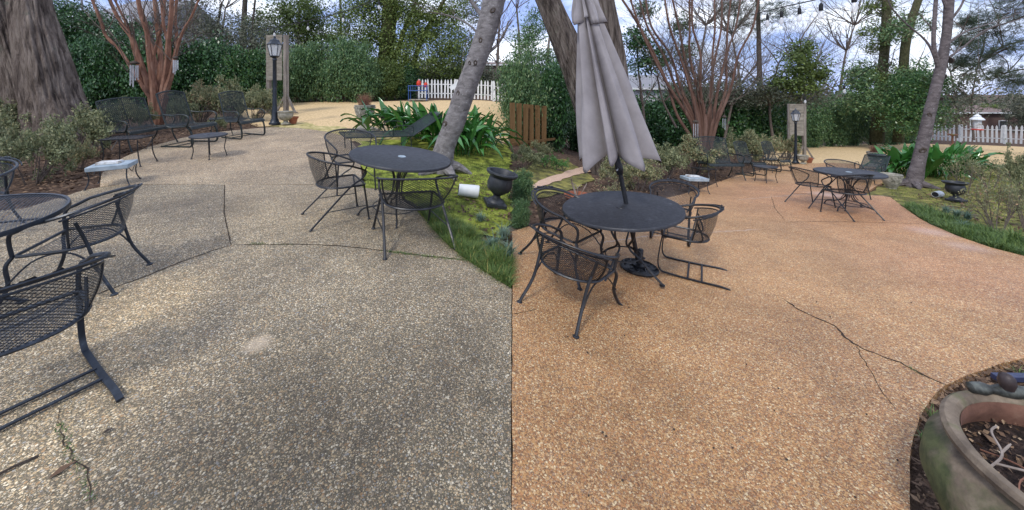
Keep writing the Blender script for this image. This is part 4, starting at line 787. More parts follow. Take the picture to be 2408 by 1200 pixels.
# ------------------------------------------------------------------ foliage tools
nr = np.random.RandomState(3)
def leafcloud(name, blobs, n, size, m, parent=None, clump=.18, up=.3, asp=.45, seed=1, shell=.55, nclump=None):
    r = np.random.RandomState(seed); blobs = np.array(blobs, dtype=float); vol = (blobs[:, 3] * blobs[:, 4] * blobs[:, 5]) ** .75; vol /= vol.sum()
    K = nclump or max(8, n // 45)
    bi = r.choice(len(blobs), K, p=vol); d = r.normal(size=(K, 3)); d /= np.linalg.norm(d, axis=1)[:, None]; rad = r.uniform(shell, 1, K) ** .6
    cc = blobs[bi, :3] + d * rad[:, None] * blobs[bi, 3:6]
    ci = r.randint(0, K, n); sz = clump * (.5 + r.rand(K))[ci][:, None]
    p = cc[ci] + r.normal(size=(n, 3)) * sz * np.array([1, 1, .7])
    nrm = r.normal(size=(n, 3)); nrm[:, 2] += up * 2; nrm /= np.linalg.norm(nrm, axis=1)[:, None]
    a = np.cross(nrm, r.normal(size=(n, 3))); a /= np.linalg.norm(a, axis=1)[:, None]; b = np.cross(nrm, a)
    s = size * r.uniform(.6, 1.3, n)[:, None]; 
    v = np.stack([p - a * s, p + b * s * asp + nrm * s * .12, p + a * s, p - b * s * asp + nrm * s * .12], 1).reshape(-1, 3)
    f = np.arange(4 * n).reshape(-1, 4); return mesh_np(name, v, f, m, parent)
def needles(name, centers, per, length, m, parent=None, seed=1, wd=.012, rad=.0):
    r = np.random.RandomState(seed); c = np.repeat(np.array(centers), per, 0); n = len(c); c = c + r.normal(size=(n, 3)) * rad
    d = r.normal(size=(n, 3)); d[:, 2] = d[:, 2] * .6 + .25; d /= np.linalg.norm(d, axis=1)[:, None]; q = np.cross(d, r.normal(size=(n, 3))); q /= np.linalg.norm(q, axis=1)[:, None]
    L = length * r.uniform(.6, 1.2, n)[:, None]
    v = np.stack([c - q * wd, c + q * wd, c + d * L], 1).reshape(-1, 3); return mesh_np(name, v, np.arange(3 * n).reshape(-1, 3), m, parent)
def grow(mb, p, d, L, r, depth, rr, tips, spread=.5, kids=(2, 3), shrink=.68, up=.12, sides=5, wig=.12, segs=4, rs=.62, mids=None):
    pts = [Vector(p)]; dd = Vector(d).normalized()
    for k in range(segs):
        dd = (dd + Vector((rr.gauss(0, wig), rr.gauss(0, wig), rr.gauss(0, wig) + up * .3))).normalized(); pts.append(pts[-1] + dd * L / segs)
    r1 = r * rs; mb.tube(pts, [r + (r1 - r) * k / segs for k in range(segs + 1)], sides, cap=False)
    if depth <= 0: tips.append(tuple(pts[-1])); tips.append(tuple(pts[-2])); return
    if mids is not None: mids.append(tuple(pts[2]))
    for k in range(rr.randint(*kids)):
        t = rr.uniform(.45, 1); q = pts[min(segs, int(t * segs + .5))]
        nd = (dd + Vector((rr.gauss(0, spread), rr.gauss(0, spread), rr.gauss(0, spread * .7) + up))).normalized()
        grow(mb, q, nd, L * shrink * rr.uniform(.75, 1.15), r1 * .75, depth - 1, rr, tips, spread, kids, shrink, up, max(3, sides - 1), wig, max(2, segs - 1), rs, mids)
# ------------------------------------------------------------------ bushes: unit prototypes, copied
def bush(name, m, n, size, seed, sparse=False):
    t = empty(name); rr = random.Random(seed)
    if sparse:
        mb = MB(); tips = []
        for k in range(9):
            a = rr.uniform(0, 6.28); grow(mb, (.12 * math.cos(a), .12 * math.sin(a), 0), (math.cos(a) * .55, math.sin(a) * .55, 1), .55, .018, 3, rr, tips, .55, (2, 3), .62, .1, 5)
        mb.obj('stems', M['twig'], t, False)['kind'] = 'stuff'
        tp = np.array(tips); r = np.random.RandomState(seed); k = r.randint(0, len(tp), n); p = tp[k] + r.normal(size=(n, 3)) * .055
        bl = np.concatenate([p, np.full((n, 3), .001)], 1)
        o_ = leafcloud('foliage', bl, n, size, m, t, .001, .2, .4, seed, nclump=n)
    else:
        bl = []
        for k in range(9):
            a = rr.uniform(0, 6.28); q = rr.uniform(0, .5); bl.append((q * math.cos(a), q * math.sin(a), rr.uniform(.35, 1.0), rr.uniform(.35, .55), rr.uniform(.35, .55), rr.uniform(.35, .6)))
        bl.append((0, 0, .45, .8, .8, .5)); o_ = leafcloud('foliage', bl, n, size, m, t, .10, .25, .5, seed, .35)
        mb = MB(); tips = []
        for k in range(3): grow(mb, (rr.uniform(-.2, .2), rr.uniform(-.2, .2), 0), (rr.uniform(-.3, .3), rr.uniform(-.3, .3), 1), .7, .03, 1, rr, tips)
        mb.obj('stems', M['bark_dark'], t, False)['kind'] = 'stuff'
    o_['kind'] = 'stuff'; return t
protos = {}
ORD = ['first', 'second', 'third', 'fourth', 'fifth', 'sixth', 'seventh', 'eighth', 'ninth', 'tenth']
def ordl(lst, k):
    'place in the row counted from the left of the picture'
    return ORD[sorted(range(len(lst)), key=lambda i: lst[i][0]).index(k)]
def put_bush(key, px, py, wpx, hpx, label, cat, group, Y=None, depth=None, spin=None):
    """bush whose foot is at the pixel, as wide and high as given in photo pixels"""
    p = G(px, py) if Y is None else at(px, py, Y)
    if key not in protos: protos[key] = bush(*BUSH[key]); t = protos[key]
    else: t = copy_tree(protos[key])
    w_ = wpx * p.y / F / 2; h_ = hpx * p.y / F / 1.45
    if key.startswith('azalea'): h_ *= 1.25; w_ *= 1.1
    w_ /= math.sqrt(1 + ((px - CX) / F) ** 2) ** .6
    t.location = p - Vector((0, 0, .06)); t.scale = (w_ / .95, (depth or w_ * .9) / .95, h_); t.rotation_euler = (0, 0, rnd.uniform(-.5, .5) if spin is None else spin)
    return tag(t, label, cat, group)
BUSH = {'holly': ('holly_shrub', M['l_holly'], 17000, .034, 1), 'holly2': ('holly_shrub', M['l_holly'], 15000, .038, 2), 'hedge': ('hedge_shrub', M['l_hedge'], 17000, .032, 3), 'hedge2': ('hedge_shrub', M['l_hedge'], 15000, .036, 4),
        'olive': ('hedge_shrub', M['l_olive'], 13000, .036, 5), 'grey': ('wild_shrub', M['l_grey'], 9000, .034, 6), 'azalea': ('azalea_shrub', M['l_azalea'], 9000, .036, 7, True), 'azalea2': ('azalea_shrub', M['l_azalea'], 7500, .036, 8, True), 'bare': ('bare_shrub', M['l_azalea'], 1700, .030, 9, True), 'young': ('garden_shrub', M['l_bright'], 800, .06, 10, True)}
GH = 'dark evergreen shrubs of the back hedge'
lab = 'dark evergreen hedge shrub behind the grey patio'
row = [(205, 262, 170, 190), (275, 262, 180, 205), (350, 262, 170, 200), (430, 258, 180, 185), (500, 255, 170, 175), (565, 254, 160, 160), (615, 250, 130, 130), (150, 250, 160, 240), (20, 255, 170, 150), (-70, 255, 180, 260)]
for k, (px, py, w_, h_) in enumerate(row):
    put_bush('holly' if k % 2 else 'holly2', px, py, w_, h_, lab + ', ' + ordl(row, k) + ' from the left', 'shrub', GH)
lab = 'grey green hedge shrub ending the left lawn'
row = [(700, 239, 120, 140), (745, 237, 120, 150), (800, 238, 120, 160), (850, 238, 120, 150), (655, 239, 90, 120), (610, 240, 110, 110)]
for k, (px, py, w_, h_) in enumerate(row):
    put_bush('hedge' if k % 2 else 'hedge2', px, py, w_, h_, lab + ', ' + ordl(row, k) + ' from the left', 'shrub', 'hedge shrubs along the left lawn')
put_bush('olive', 905, 234, 105, 100, 'yellow green rounded bush at right end of the left lawn hedge', 'bush', None)
put_bush('holly', 955, 231, 90, 90, 'dark bush between the yellow green bush and the blue cart', 'bush', None)
row = [(1010, 222, 110, 60), (1080, 222, 120, 70), (1160, 222, 120, 60)]
for k, (px, py, w_, h_) in enumerate(row):
    put_bush('olive' if k % 2 else 'grey', px, py, w_, h_, 'low scruffy bush behind the left white picket fence, ' + ordl(row, k) + ' from the left', 'bush', 'bushes behind the left picket fence')
lab = 'twiggy azalea in mulch left of grey patio'
row = [(75, 428, 220, 165), (-20, 420, 200, 170), (165, 372, 200, 140), (40, 350, 220, 130), (225, 320, 130, 90), (110, 330, 180, 110), (-90, 500, 170, 150), (185, 395, 90, 80)]
for k, (px, py, w_, h_) in enumerate(row):
    put_bush('azalea' if k % 2 else 'azalea2', px, py, w_, h_, lab + ', ' + ordl(row, k) + ' from the left', 'shrub', 'azaleas left of the grey patio')
lab = 'twiggy azalea behind the high-backed chairs by grey patio'
row = [(470, 285, 130, 105), (540, 285, 130, 105), (600, 285, 110, 95), (420, 295, 90, 80), (270, 300, 110, 80), (335, 300, 80, 60), (505, 305, 60, 40)]
for k, (px, py, w_, h_) in enumerate(row):
    put_bush('azalea' if k % 2 else 'azalea2', px, py, w_, h_, lab + ', ' + ordl(row, k) + ' from the left', 'shrub', 'azaleas behind the seats by the grey patio')
# right half
lab = 'dark evergreen hedge shrub behind the tan patio'
row = [(1500, 355, 170, 150), (1570, 352, 170, 165), (1640, 350, 170, 160), (1710, 350, 160, 150), (1775, 350, 150, 140), (1835, 348, 140, 130), (1430, 360, 170, 130)]
for k, (px, py, w_, h_) in enumerate(row):
    put_bush('holly' if k % 2 else 'holly2', px, py, w_, h_, lab + ', ' + ordl(row, k) + ' from the left', 'shrub', 'evergreen shrubs behind the tan patio')
lab = 'grey green hedge shrub ending the right lawn'
row = [(1905, 345, 110, 110), (1950, 343, 110, 125), (2000, 341, 110, 130), (2050, 340, 100, 110), (2095, 339, 90, 100), (1865, 346, 90, 120)]
for k, (px, py, w_, h_) in enumerate(row):
    put_bush('hedge' if k % 2 else 'hedge2', px, py, w_, h_, lab + ', ' + ordl(row, k) + ' from the left', 'shrub', 'hedge shrubs along the right lawn')
put_bush('olive', 2088, 338, 80, 80, 'yellow green rounded bush at right end of the right lawn hedge', 'bush', None)
put_bush('holly', 2130, 336, 70, 110, 'dark bush left of the right picket fence behind the blue cart', 'bush', None)
lab = 'dense shadowy evergreen bush behind the orange board fence'
row = [(1235, 330, 130, 230), (1290, 345, 150, 220), (1350, 350, 130, 190), (1400, 355, 130, 160)]
for k, (px, py, w_, h_) in enumerate(row):
    put_bush('holly' if k % 2 else 'hedge', px, py, w_, h_, lab + ', ' + ordl(row, k) + ' from the left', 'bush', 'evergreen bushes left of the umbrella')
lab = 'twiggy azalea behind the bench by tan patio'
row = [(1560, 425, 150, 105), (1620, 410, 130, 95), (1680, 398, 120, 85), (1740, 388, 120, 85), (1800, 378, 110, 75), (1850, 375, 80, 60), (1500, 445, 130, 95), (1440, 440, 100, 80)]
for k, (px, py, w_, h_) in enumerate(row):
    put_bush('azalea' if k % 2 else 'azalea2', px, py, w_, h_, lab + ', ' + ordl(row, k) + ' from the left', 'shrub', 'azaleas behind the tan patio')
row = [(1225, 470, 70, 85), (1222, 528, 60, 75)]
for k, (px, py, w_, h_) in enumerate(row):
    put_bush('hedge2', px, py, w_, h_, ('small grey green bush behind the left umbrella chair, the farther one' if k == 0 else 'small grey green bush at the seam edge, the nearer one'), 'bush', 'small bushes behind the left umbrella chairs')
put_bush('azalea', 1232, 395, 90, 60, 'twiggy shrub in front of the orange board fence', 'shrub', None)
put_bush('azalea2', 1275, 375, 70, 50, 'small twiggy shrub at the right end of the board fence', 'shrub', None)
put_bush('young', 1285, 392, 80, 55, 'small bright green shrub left of the umbrella, beside the board fence', 'shrub', 'bright green shrubs left of the umbrella')
put_bush('young', 1318, 400, 70, 50, 'small bright green shrub left of the umbrella, nearest its canvas', 'shrub', 'bright green shrubs left of the umbrella')
lab = 'sparse twiggy shrub on moss right of tan patio'
row = [(2350, 545, 190, 180), (2425, 545, 170, 200), (2270, 455, 120, 130), (2330, 440, 150, 90), (2400, 430, 120, 90)]
for k, (px, py, w_, h_) in enumerate(row):
    put_bush('bare', px, py, w_, h_, lab + ', ' + ordl(row, k) + ' from the left', 'shrub', 'bare shrubs right of the tan patio')
put_bush('azalea', 2400, 470, 110, 130, 'leafy twiggy shrub at the right edge above the bare shrubs', 'shrub', None)
row = [(2230, 305, 120, 70), (2330, 308, 130, 60), (2405, 312, 110, 90)]
for k, (px, py, w_, h_) in enumerate(row):
    put_bush('olive' if k % 2 else 'grey', px, py, w_, h_, 'scruffy olive bush behind the right white picket fence, ' + ordl(row, k) + ' from the left', 'bush', 'bushes behind the right picket fence')
put_bush('bare', 1440, 500, 120, 110, 'bare pale twiggy shrub behind the umbrella table', 'shrub', None)
# ------------------------------------------------------------------ trees
def px_tube(mb, pts, Y, sides=8, rough=.0, seed=1, dens=5):
    """limb through photo points (px, py, width px[, depth shift])"""
    P = [at(p[0], p[1], Y + (p[3] if len(p) > 3 else 0)) for p in pts]; W = [p[2] * Y / F / 2 / math.sqrt(1 + ((p[0] - CX) / F) ** 2) for p in pts]
    Q = crom(P, dens); m = len(Q); ws = [np.interp(i / dens, range(len(W)), W) for i in range(m)]; rr = random.Random(seed)
    if rough: ws = [w_ * (1 + rr.uniform(-rough, rough)) for w_ in ws]
    mb.tube(Q, ws, sides); return Q, ws
def ridged(name, pts, Y, m, parent, n=150, ridges=19, amp=.11, dens=26, seed=1, flare=None):
    P = [at(p[0], p[1], Y) for p in pts]; W = [p[2] * Y / F / 2 / math.sqrt(1 + ((p[0] - CX) / F) ** 2) for p in pts]; Q = crom(P, dens); vs = []; rr = random.Random(seed); ph = rr.uniform(0, 6)
    off = Vector((seed * 7.3, seed * 3.1, 0))
    for i, q in enumerate(Q):
        w_ = np.interp(i / dens, range(len(W)), W); t_ = i / len(Q)
        for k in range(n):
            a = 2 * math.pi * k / n; c_, s_ = math.cos(a), math.sin(a)
            big = noise.noise(Vector((c_ * 1.3, s_ * 1.3, q.z * .35)) + off)
            f1 = noise.noise(Vector((c_ * ridges / 3.2, s_ * ridges / 3.2, q.z * .32)) + off); f2 = noise.noise(Vector((c_ * ridges / 1.5, s_ * ridges / 1.5, q.z * .85)) + off * 2); f3 = noise.noise(Vector((c_ * ridges, s_ * ridges, q.z * 3.5)) + off * 3)
            h = min(1, abs(f1) * 4.5) * .5 + min(1, abs(f2) * 4.0) * .5
            r = w_ * (.93 + .16 * big + amp * (h - .5) * 1.5 + .012 * f3); vs.append((q.x + r * c_, q.y + r * s_, q.z))
    m_ = len(Q); fs = [(i * n + k, i * n + (k + 1) % n, (i + 1) * n + (k + 1) % n, (i + 1) * n + k) for i in range(m_ - 1) for k in range(n)]
    return mesh_np(name, vs, fs, m, parent, True)
# great furrowed trunk, left
gt = G(150, 345); t = empty('oak_tree', gt); tag(t, 'massive leaning furrowed tree trunk rising from azaleas at far left', 'tree'); 
def rel(o_, t_): o_.parent = t_; o_.matrix_parent_inverse = Matrix.Translation(-Vector(t_.location)); return o_
rel(ridged('trunk', [(165, 365, 250), (140, 290, 192), (118, 220, 162), (95, 120, 138), (72, 20, 120), (55, -90, 104)], gt.y, M['bark_oak'], None, seed=2), t)
rel(ridged('trunk', [(75, 330, 120), (48, 210, 100), (15, 110, 88), (-18, 0, 76), (-50, -90, 66)], gt.y + .05, M['bark_oak'], None, ridges=13, seed=5), t)
mb = MB()
px_tube(mb, [(170, 330, 70), (205, 385, 40), (235, 420, 22)], gt.y - .6); rel(mb.obj('root', M['bark_oak']), t)
# great trunks behind the umbrella
gt = G(1420, 470); gt = at(1420, 450, 10.5); t = empty('oak_tree', gt); tag(t, 'two dark leaning furrowed trunks crossing behind the closed umbrella', 'tree')
rel(ridged('trunk', [(1440, 420, 100), (1405, 300, 84), (1350, 150, 72), (1300, 30, 64), (1262, -60, 60)], 10.5, M['bark_oak_dark'], None, ridges=15, seed=7), t)
rel(ridged('trunk', [(1440, 430, 100), (1445, 300, 84), (1437, 150, 76), (1412, 20, 72), (1398, -70, 66)], 10.9, M['bark_oak_dark'], None, ridges=13, seed=8), t)
# crape myrtles
def myrtle(px, py, stems, label, m, Y=None, group='crape myrtles', seed=1, twigs=26, nm='crape_myrtle', hscale=1):
    b = G(px, py) if Y is None else at(px, py, Y); t_ = empty(nm, b); tag(t_, label, 'tree', group); rr = random.Random(seed); tips = []; tw_ = MB()
    for i, st_ in enumerate(stems):
        mb_ = MB(); dz = rr.uniform(-.35, .35); pts = [(*p, dz * k / 2) for k, p in enumerate(st_)]
        Q, W = px_tube(mb_, pts, b.y, 8, .06, i, 6); rel(mb_.obj('trunk', m), t_)
        for q in range(max(1, twigs // len(stems))):
            k = rr.randint(len(Q) // 3, len(Q) - 2); d_ = (Q[k + 1] - Q[k]).normalized() + Vector((rr.gauss(0, .5), rr.gauss(0, .5), .1))
            grow(tw_, Q[k], d_, rr.uniform(.7, 1.2) * b.y / 11, max(.006, W[k] * .3), 3, rr, tips, .45, (2, 3), .72, .15, 4, .14, 4)
    rel(tw_.obj('branches', M['twig'], None, False), t_)['kind'] = 'stuff'; return t_
myrtle(372, 292, [
 [(368, 296, 26), (362, 240, 22), (345, 215, 16), (315, 170, 10), (283, 120, 9), (250, 85, 9), (235, 45, 9), (205, -30, 8)],
 [(370, 296, 26), (360, 245, 24), (345, 190, 17), (325, 130, 15), (310, 90, 13), (285, 55, 12), (262, 10, 10), (245, -40, 9)],
 [(372, 296, 28), (365, 240, 24), (358, 180, 18), (350, 120, 15), (345, 75, 13), (330, 30, 12), (320, -40, 11)],
 [(374, 296, 26), (374, 240, 24), (378, 170, 18), (376, 110, 14), (368, 50, 12), (360, -40, 11)],
 [(374, 290, 22), (383, 220, 20), (392, 160, 16), (396, 100, 14), (402, 40, 12), (405, -40, 11)],
 [(376, 290, 22), (385, 230, 22), (396, 190, 16), (408, 150, 12), (415, 90, 10), (412, 40, 9), (420, -40, 8)],
 [(378, 290, 20), (388, 225, 20), (402, 180, 14), (412, 130, 10), (430, 75, 7), (450, 40, 6), (475, -20, 5)],
 [(372, 250, 14), (366, 200, 10), (360, 150, 9), (372, 90, 8), (385, 40, 8), (388, -40, 7)],
 [(365, 250, 14), (350, 215, 12), (335, 195, 9), (315, 120, 8), (298, 60, 7), (270, 0, 6)],
 [(376, 250, 14), (372, 180, 11), (360, 120, 9), (345, 60, 9), (318, -20, 8)],
 [(380, 240, 14), (392, 200, 10), (398, 120, 9), (385, 60, 8), (378, -20, 7)]],
 'reddish brown multi-stemmed crape myrtle with wind chimes behind the left bench', M['bark_myrtle'], seed=3, twigs=66)
st = []
rr = random.Random(21)
for k in range(12):
    q = (k - 5.5) / 5.5; x0 = 1655 + q * 12; xm = 1656 + q * 40; xt = 1640 + q * 95 + rr.uniform(-9, 9); xq = 1625 + q * 160 + rr.uniform(-12, 12)
    st.append([(x0, 392, 12), (x0 + q * 4, 345, 11), (xm - q * 8, 285, 9 + rr.uniform(-2, 2)), (xm * .5 + xt * .5 + rr.uniform(-8, 8), 210, 7), (xt + rr.uniform(-8, 8), 130, 5.5), (xt * .4 + xq * .6 + rr.uniform(-10, 10), 60, 5), (xq, -40, 4)])
st.append([(1650, 392, 12), (1628, 330, 9), (1592, 270, 7), (1570, 200, 6), (1535, 120, 6), (1490, 40, 6), (1450, -20, 5)])
myrtle(1655, 392, st, 'bare pinkish multi-stemmed crape myrtle with wind chimes behind the far bench', M['bark_myrtle_pale'], Y=12.6, seed=9, twigs=150)
# leaning grey tree, left photo
def grey_tree(px, py, trunk, limbs, label, scars, seed):
    bk_ = M['bark_maple' if seed == 4 else 'bark_maple_dark']
    b = G(px, py); t_ = empty('maple_tree', b); tag(t_, label, 'tree', 'grey barked trees'); rr = random.Random(seed); tips = []; trunk = [(p[0], p[1], p[2] * (.86 if seed == 4 else .80)) for p in trunk]
    mb_ = MB(); Q, W = px_tube(mb_, trunk, b.y, 20, .025, seed, 8); rel(mb_.obj('trunk', bk_), t_)
    for r_ in range(5):
        a = r_ * 1.26 + .3; mb_ = MB(); q0 = b + Vector((0, 0, .12)); L = W[0]
        mb_.tube(crom([q0, b + Vector((math.cos(a) * L * 1.2, math.sin(a) * L * 1.2, .06)), b + Vector((math.cos(a) * L * 2.3, math.sin(a) * L * 2.3, -.02 + gz(b.x + math.cos(a) * L * 2.3, b.y + math.sin(a) * L * 2.3) - b.z))], 4), [W[0] * .55 * (1 - k / 9) + .02 for k in range(9)], 8); rel(mb_.obj('root', bk_), t_)
    for i, l in enumerate(limbs):
        mb_ = MB(); Q2, W2 = px_tube(mb_, l, b.y, 8, .06, i, 6); rel(mb_.obj('limb', bk_), t_)
        tw_ = MB()
        for q in range(5):
            k = rr.randint(len(Q2) // 4, len(Q2) - 2); d_ = (Q2[k + 1] - Q2[k]).normalized() + Vector((rr.gauss(0, .6), rr.gauss(0, .6), rr.gauss(.1, .5)))
            grow(tw_, Q2[k], d_, rr.uniform(.4, .8), max(.005, W2[k] * .4), 3, rr, tips, .5, (2, 3), .7, .08, 4)
        rel(tw_.obj('branches', M['twig'], None, False), t_)['kind'] = 'stuff'
    for (x, y, s) in scars:
        mb_ = MB(); k = min(range(len(Q)), key=lambda i: abs((H0 - Q[i].z) * F / Q[i].y + CY - y)); q = Q[k]; ox = (x - (CX + q.x * F / q.y)) * b.y / F; w_ = W[k]
        yy = -math.sqrt(max(.001, w_ * w_ - ox * ox)); c = q + Vector((ox, yy * .97, 0)); nn = Vector((ox, yy, 0)).normalized(); sr = s * b.y / F
        rot = nn.to_track_quat('Z', 'Y').to_matrix(); mb_.lathe([(sr * 1.25, -sr * .5), (sr * 1.1, sr * .12), (sr * .8, sr * .32), (sr * .45, sr * .10), (sr * .1, 0)], 12, c, rot, warp=lambda a, z: 1 + .22 * math.sin(2 * a + s) + .1 * math.sin(5 * a)); rel(mb_.obj('branch_scar', M['bark_dark'], None), t_)
    return t_
grey_tree(1040, 402, [(1035, 410, 72), (1045, 350, 56), (1068, 290, 57), (1092, 220, 56), (1118, 150, 55), (1142, 80, 56), (1162, 0, 62), (1176, -70, 64)],
 [[(1125, 140, 10), (1165, 110, 7), (1185, 80, 5), (1196, 50, 4)], [(1150, 60, 16), (1120, 20, 10), (1085, -30, 7)], [(1140, 100, 7), (1105, 60, 5), (1065, 40, 4), (1020, 30, 3)]],
 'leaning grey trunk with white lichen and dark branch scars right of the dusty table', [(1048, 292, 8), (1080, 222, 5), (1132, 98, 5), (1160, 25, 6), (1120, 152, 5), (1107, 150, 4), (1170, 100, 4)], 4)
grey_tree(2150, 438, [(2146, 446, 64), (2158, 390, 46), (2172, 330, 42), (2185, 270, 40), (2200, 210, 38), (2214, 150, 36), (2226, 80, 32), (2232, 0, 34), (2234, -70, 36)],
 [[(2210, 165, 20), (2196, 110, 13), (2198, 40, 12), (2205, -50, 12)], [(2205, 155, 9), (2180, 100, 7), (2130, 55, 5), (2095, 15, 4), (2080, -30, 4)], [(2225, 105, 9), (2270, 75, 6), (2330, 55, 4), (2400, 30, 3)], [(2218, 145, 9), (2260, 115, 6), (2320, 70, 5), (2400, 45, 4)], [(2226, 20, 12), (2212, -20, 10), (2200, -60, 9)], [(2230, 55, 8), (2262, 10, 7), (2280, -50, 6)]],
 'grey barked tree with low fork and roots on moss right of the tan patio', [(2232, 142, 7), (2178, 272, 4), (2160, 352, 6), (2220, 180, 4), (2212, 232, 3)], 6)
# evergreen and pine background trees
def tree(name, px, py, Y, trunk, crown, m, n, size, label, group, bark_='bark_dark', seed=1, clump=.22, bare=0, shell=.3, needle=False):
    """trunk in photo points, crown as blobs (px, py, rx px, ry px)"""
    b = at(px, py, Y); b.z = max(min(b.z, gz(b.x, b.y)), b.z - 3) if False else b.z; t_ = empty(name, b); tag(t_, label, 'tree', group); rr = random.Random(seed)
    for i, tr in enumerate(trunk):
        mb_ = MB(); px_tube(mb_, tr, Y, 9, .05, seed + i, 5); rel(mb_.obj('trunk', M[bark_]), t_)
    if bare:
        mb_ = MB(); tips = []
        for k in range(bare):
            tr = trunk[k % len(trunk)]; j = rr.randint(1, len(tr) - 1); q = at(tr[j][0], tr[j][1], Y); a = rr.uniform(0, 6.28)
            grow(mb_, q, (math.cos(a), math.sin(a) * .6, .7), rr.uniform(1.2, 2.4) * Y / 20, .03 * Y / 20, 4, rr, tips, .5, (2, 3), .72, .12, 4, .13, 4)
        rel(mb_.obj('branches', M['twig'], None, False), t_)['kind'] = 'stuff'
    if crown:
        bl = []
        for (x, y, rx, ry) in crown:
            c = at(x, y, Y + rr.uniform(-.6, .6)); bl.append((c.x, c.y, c.z, rx * Y / F, min(rx, ry * 1.2) * Y / F, ry * Y / F))
        if needle:
            r = np.random.RandomState(seed); K = n // 22; bb = np.array(bl); bi = r.randint(0, len(bb), K); d = r.normal(size=(K, 3)); d /= np.linalg.norm(d, axis=1)[:, None]; cc = bb[bi, :3] + d * r.uniform(.3, 1.7, K)[:, None] * bb[bi, 3:6]
            mb_ = MB()
            for q in range(0, K, 5):
                c = Vector(cc[q]); o0 = Vector(bb[bi[q], :3]); mb_.tube([o0.lerp(c, .15), o0.lerp(c, .6) + Vector((0, 0, -.05)), c], [.018, .012, .005], 3, cap=False)
            rel(mb_.obj('branches', M['bark_dark'], None, False), t_)['kind'] = 'stuff'
            fo = needles('needles', cc, 22, size, m, None, seed, .007 * Y / 18, .05 * Y / 18)
        else: fo = leafcloud('crown', bl, n, size, m, None, clump, .25, .5, seed, shell)
        rel(fo, t_); fo['kind'] = 'stuff'
    return t_
tree('evergreen_tree', 915, 232, 23, [[(905, 235, 46), (908, 130, 40), (915, 40, 36), (920, -80, 30)], [(960, 200, 16), (985, 110, 12), (1020, 40, 9), (1060, -20, 6)], [(925, 150, 14), (955, 60, 10), (985, -10, 8)]],
     [(850, 60, 55, 60), (880, 130, 60, 60), (940, 60, 60, 60), (1000, 60, 60, 45), (1050, 80, 55, 60), (990, 130, 60, 60), (920, 160, 60, 40), (1050, 150, 40, 50), (860, -10, 50, 40), (960, -10, 60, 50), (1060, 10, 50, 40), (890, 20, 40, 50)],
     M['l_olive'], 42000, .075, 'big evergreen tree with thick trunk behind the end of left lawn', None, 'bark_ivy', 3, .33)
tree('evergreen_tree', 700, 235, 27, [[(690, 240, 12), (700, 120, 9), (705, 20, 6)], [(560, 240, 18), (572, 80, 14), (578, -30, 12)]], [(650, 50, 55, 50), (700, 40, 50, 55), (735, 75, 35, 50), (620, 90, 50, 45), (680, 100, 60, 40), (760, 110, 50, 40), (730, 20, 30, 35)],
     M['l_olive'], 20000, .085, 'leafy olive green tree behind the lamp post beyond left hedge', None, 'bark_dark', 5, .35)
tree('wild_tree', 520, 235, 22, [[(500, 240, 10), (505, 120, 8), (520, 10, 6)], [(600, 240, 8), (590, 120, 6), (600, 0, 5)]], [(480, 90, 50, 60), (540, 80, 50, 60), (600, 100, 50, 60), (650, 120, 50, 50), (560, 130, 70, 40), (470, 30, 40, 40)],
     M['l_grey'], 16000, .065, 'hazy grey green scrub tree above the hedge left of the lamp post', None, 'bark_dark', 6, .4, bare=8)
tree('wild_tree', 820, 235, 30, [[(800, 240, 10), (802, 120, 7), (800, -20, 5)]], [(790, 60, 30, 50), (800, 130, 50, 40), (760, 160, 50, 40)],
     M['l_grey'], 6000, .09, 'thin grey twiggy tree left of the big evergreen on left', None, 'bark_dark', 7, .4, bare=6)
tree('evergreen_tree', 1120, 225, 26, [[(1110, 230, 10), (1125, 120, 8), (1150, 10, 5)]], [(1090, 110, 30, 50), (1120, 170, 40, 30), (1110, 30, 25, 40)], M['l_grey'], 5000, .075, 'thin twiggy tree behind the leaning grey trunk', None, 'twig', 8, .35, bare=10)
tree('evergreen_tree', 200, 255, 17, [[(240, 255, 12), (232, 150, 9), (200, 60, 7), (190, -20, 5)], [(262, 225, 7), (245, 140, 6), (205, 60, 5), (160, 0, 4)]], [(180, 60, 50, 60), (230, 80, 50, 50), (150, 130, 40, 60), (130, 20, 30, 40), (300, 70, 60, 25)],
     M['l_holly'], 15000, .06, 'glossy dark evergreen tree just right of the massive trunk', None, 'bark_maple', 9, .25)
tree('evergreen_tree', -20, 250, 18, [[(-10, 260, 14), (-20, 100, 10), (-20, -40, 8)]], [(0, 60, 40, 70), (10, 0, 50, 40), (30, 180, 40, 60)], M['l_holly'], 7000, .06, 'dark evergreen tree behind the left edge of the massive trunk', None, 'bark_dark', 10, .3)
# right background
tree('evergreen_tree', 1240, 340, 17, [[(1292, 350, 11), (1290, 250, 9), (1288, 140, 7), (1295, 60, 4)], [(1275, 350, 9), (1262, 250, 7), (1270, 180, 5)]], [(1235, 110, 35, 40), (1260, 60, 30, 35), (1240, 180, 55, 60), (1300, 170, 45, 60), (1240, 250, 50, 60), (1330, 220, 40, 60), (1310, 270, 40, 40), (1345, 130, 30, 40)],
     M['l_hedge'], 26000, .055, 'tall dark leafy tree with pale stems left of the umbrella', None, 'twig_pale', 12, .25)
tree('young_tree', 1510, 340, 16, [[(1520, 350, 7), (1512, 250, 6), (1500, 150, 4), (1498, 60, 3)], [(1590, 300, 6), (1560, 240, 5), (1545, 180, 4)]], [(1500, 95, 26, 30), (1520, 20, 20, 20), (1530, 140, 40, 30), (1482, 155, 16, 20), (1610, 130, 14, 25), (1600, 60, 16, 20)],
     M['l_holly'], 5200, .065, 'sparse broadleaf sapling beside the closed umbrella', None, 'twig', 13, .2, bare=12)
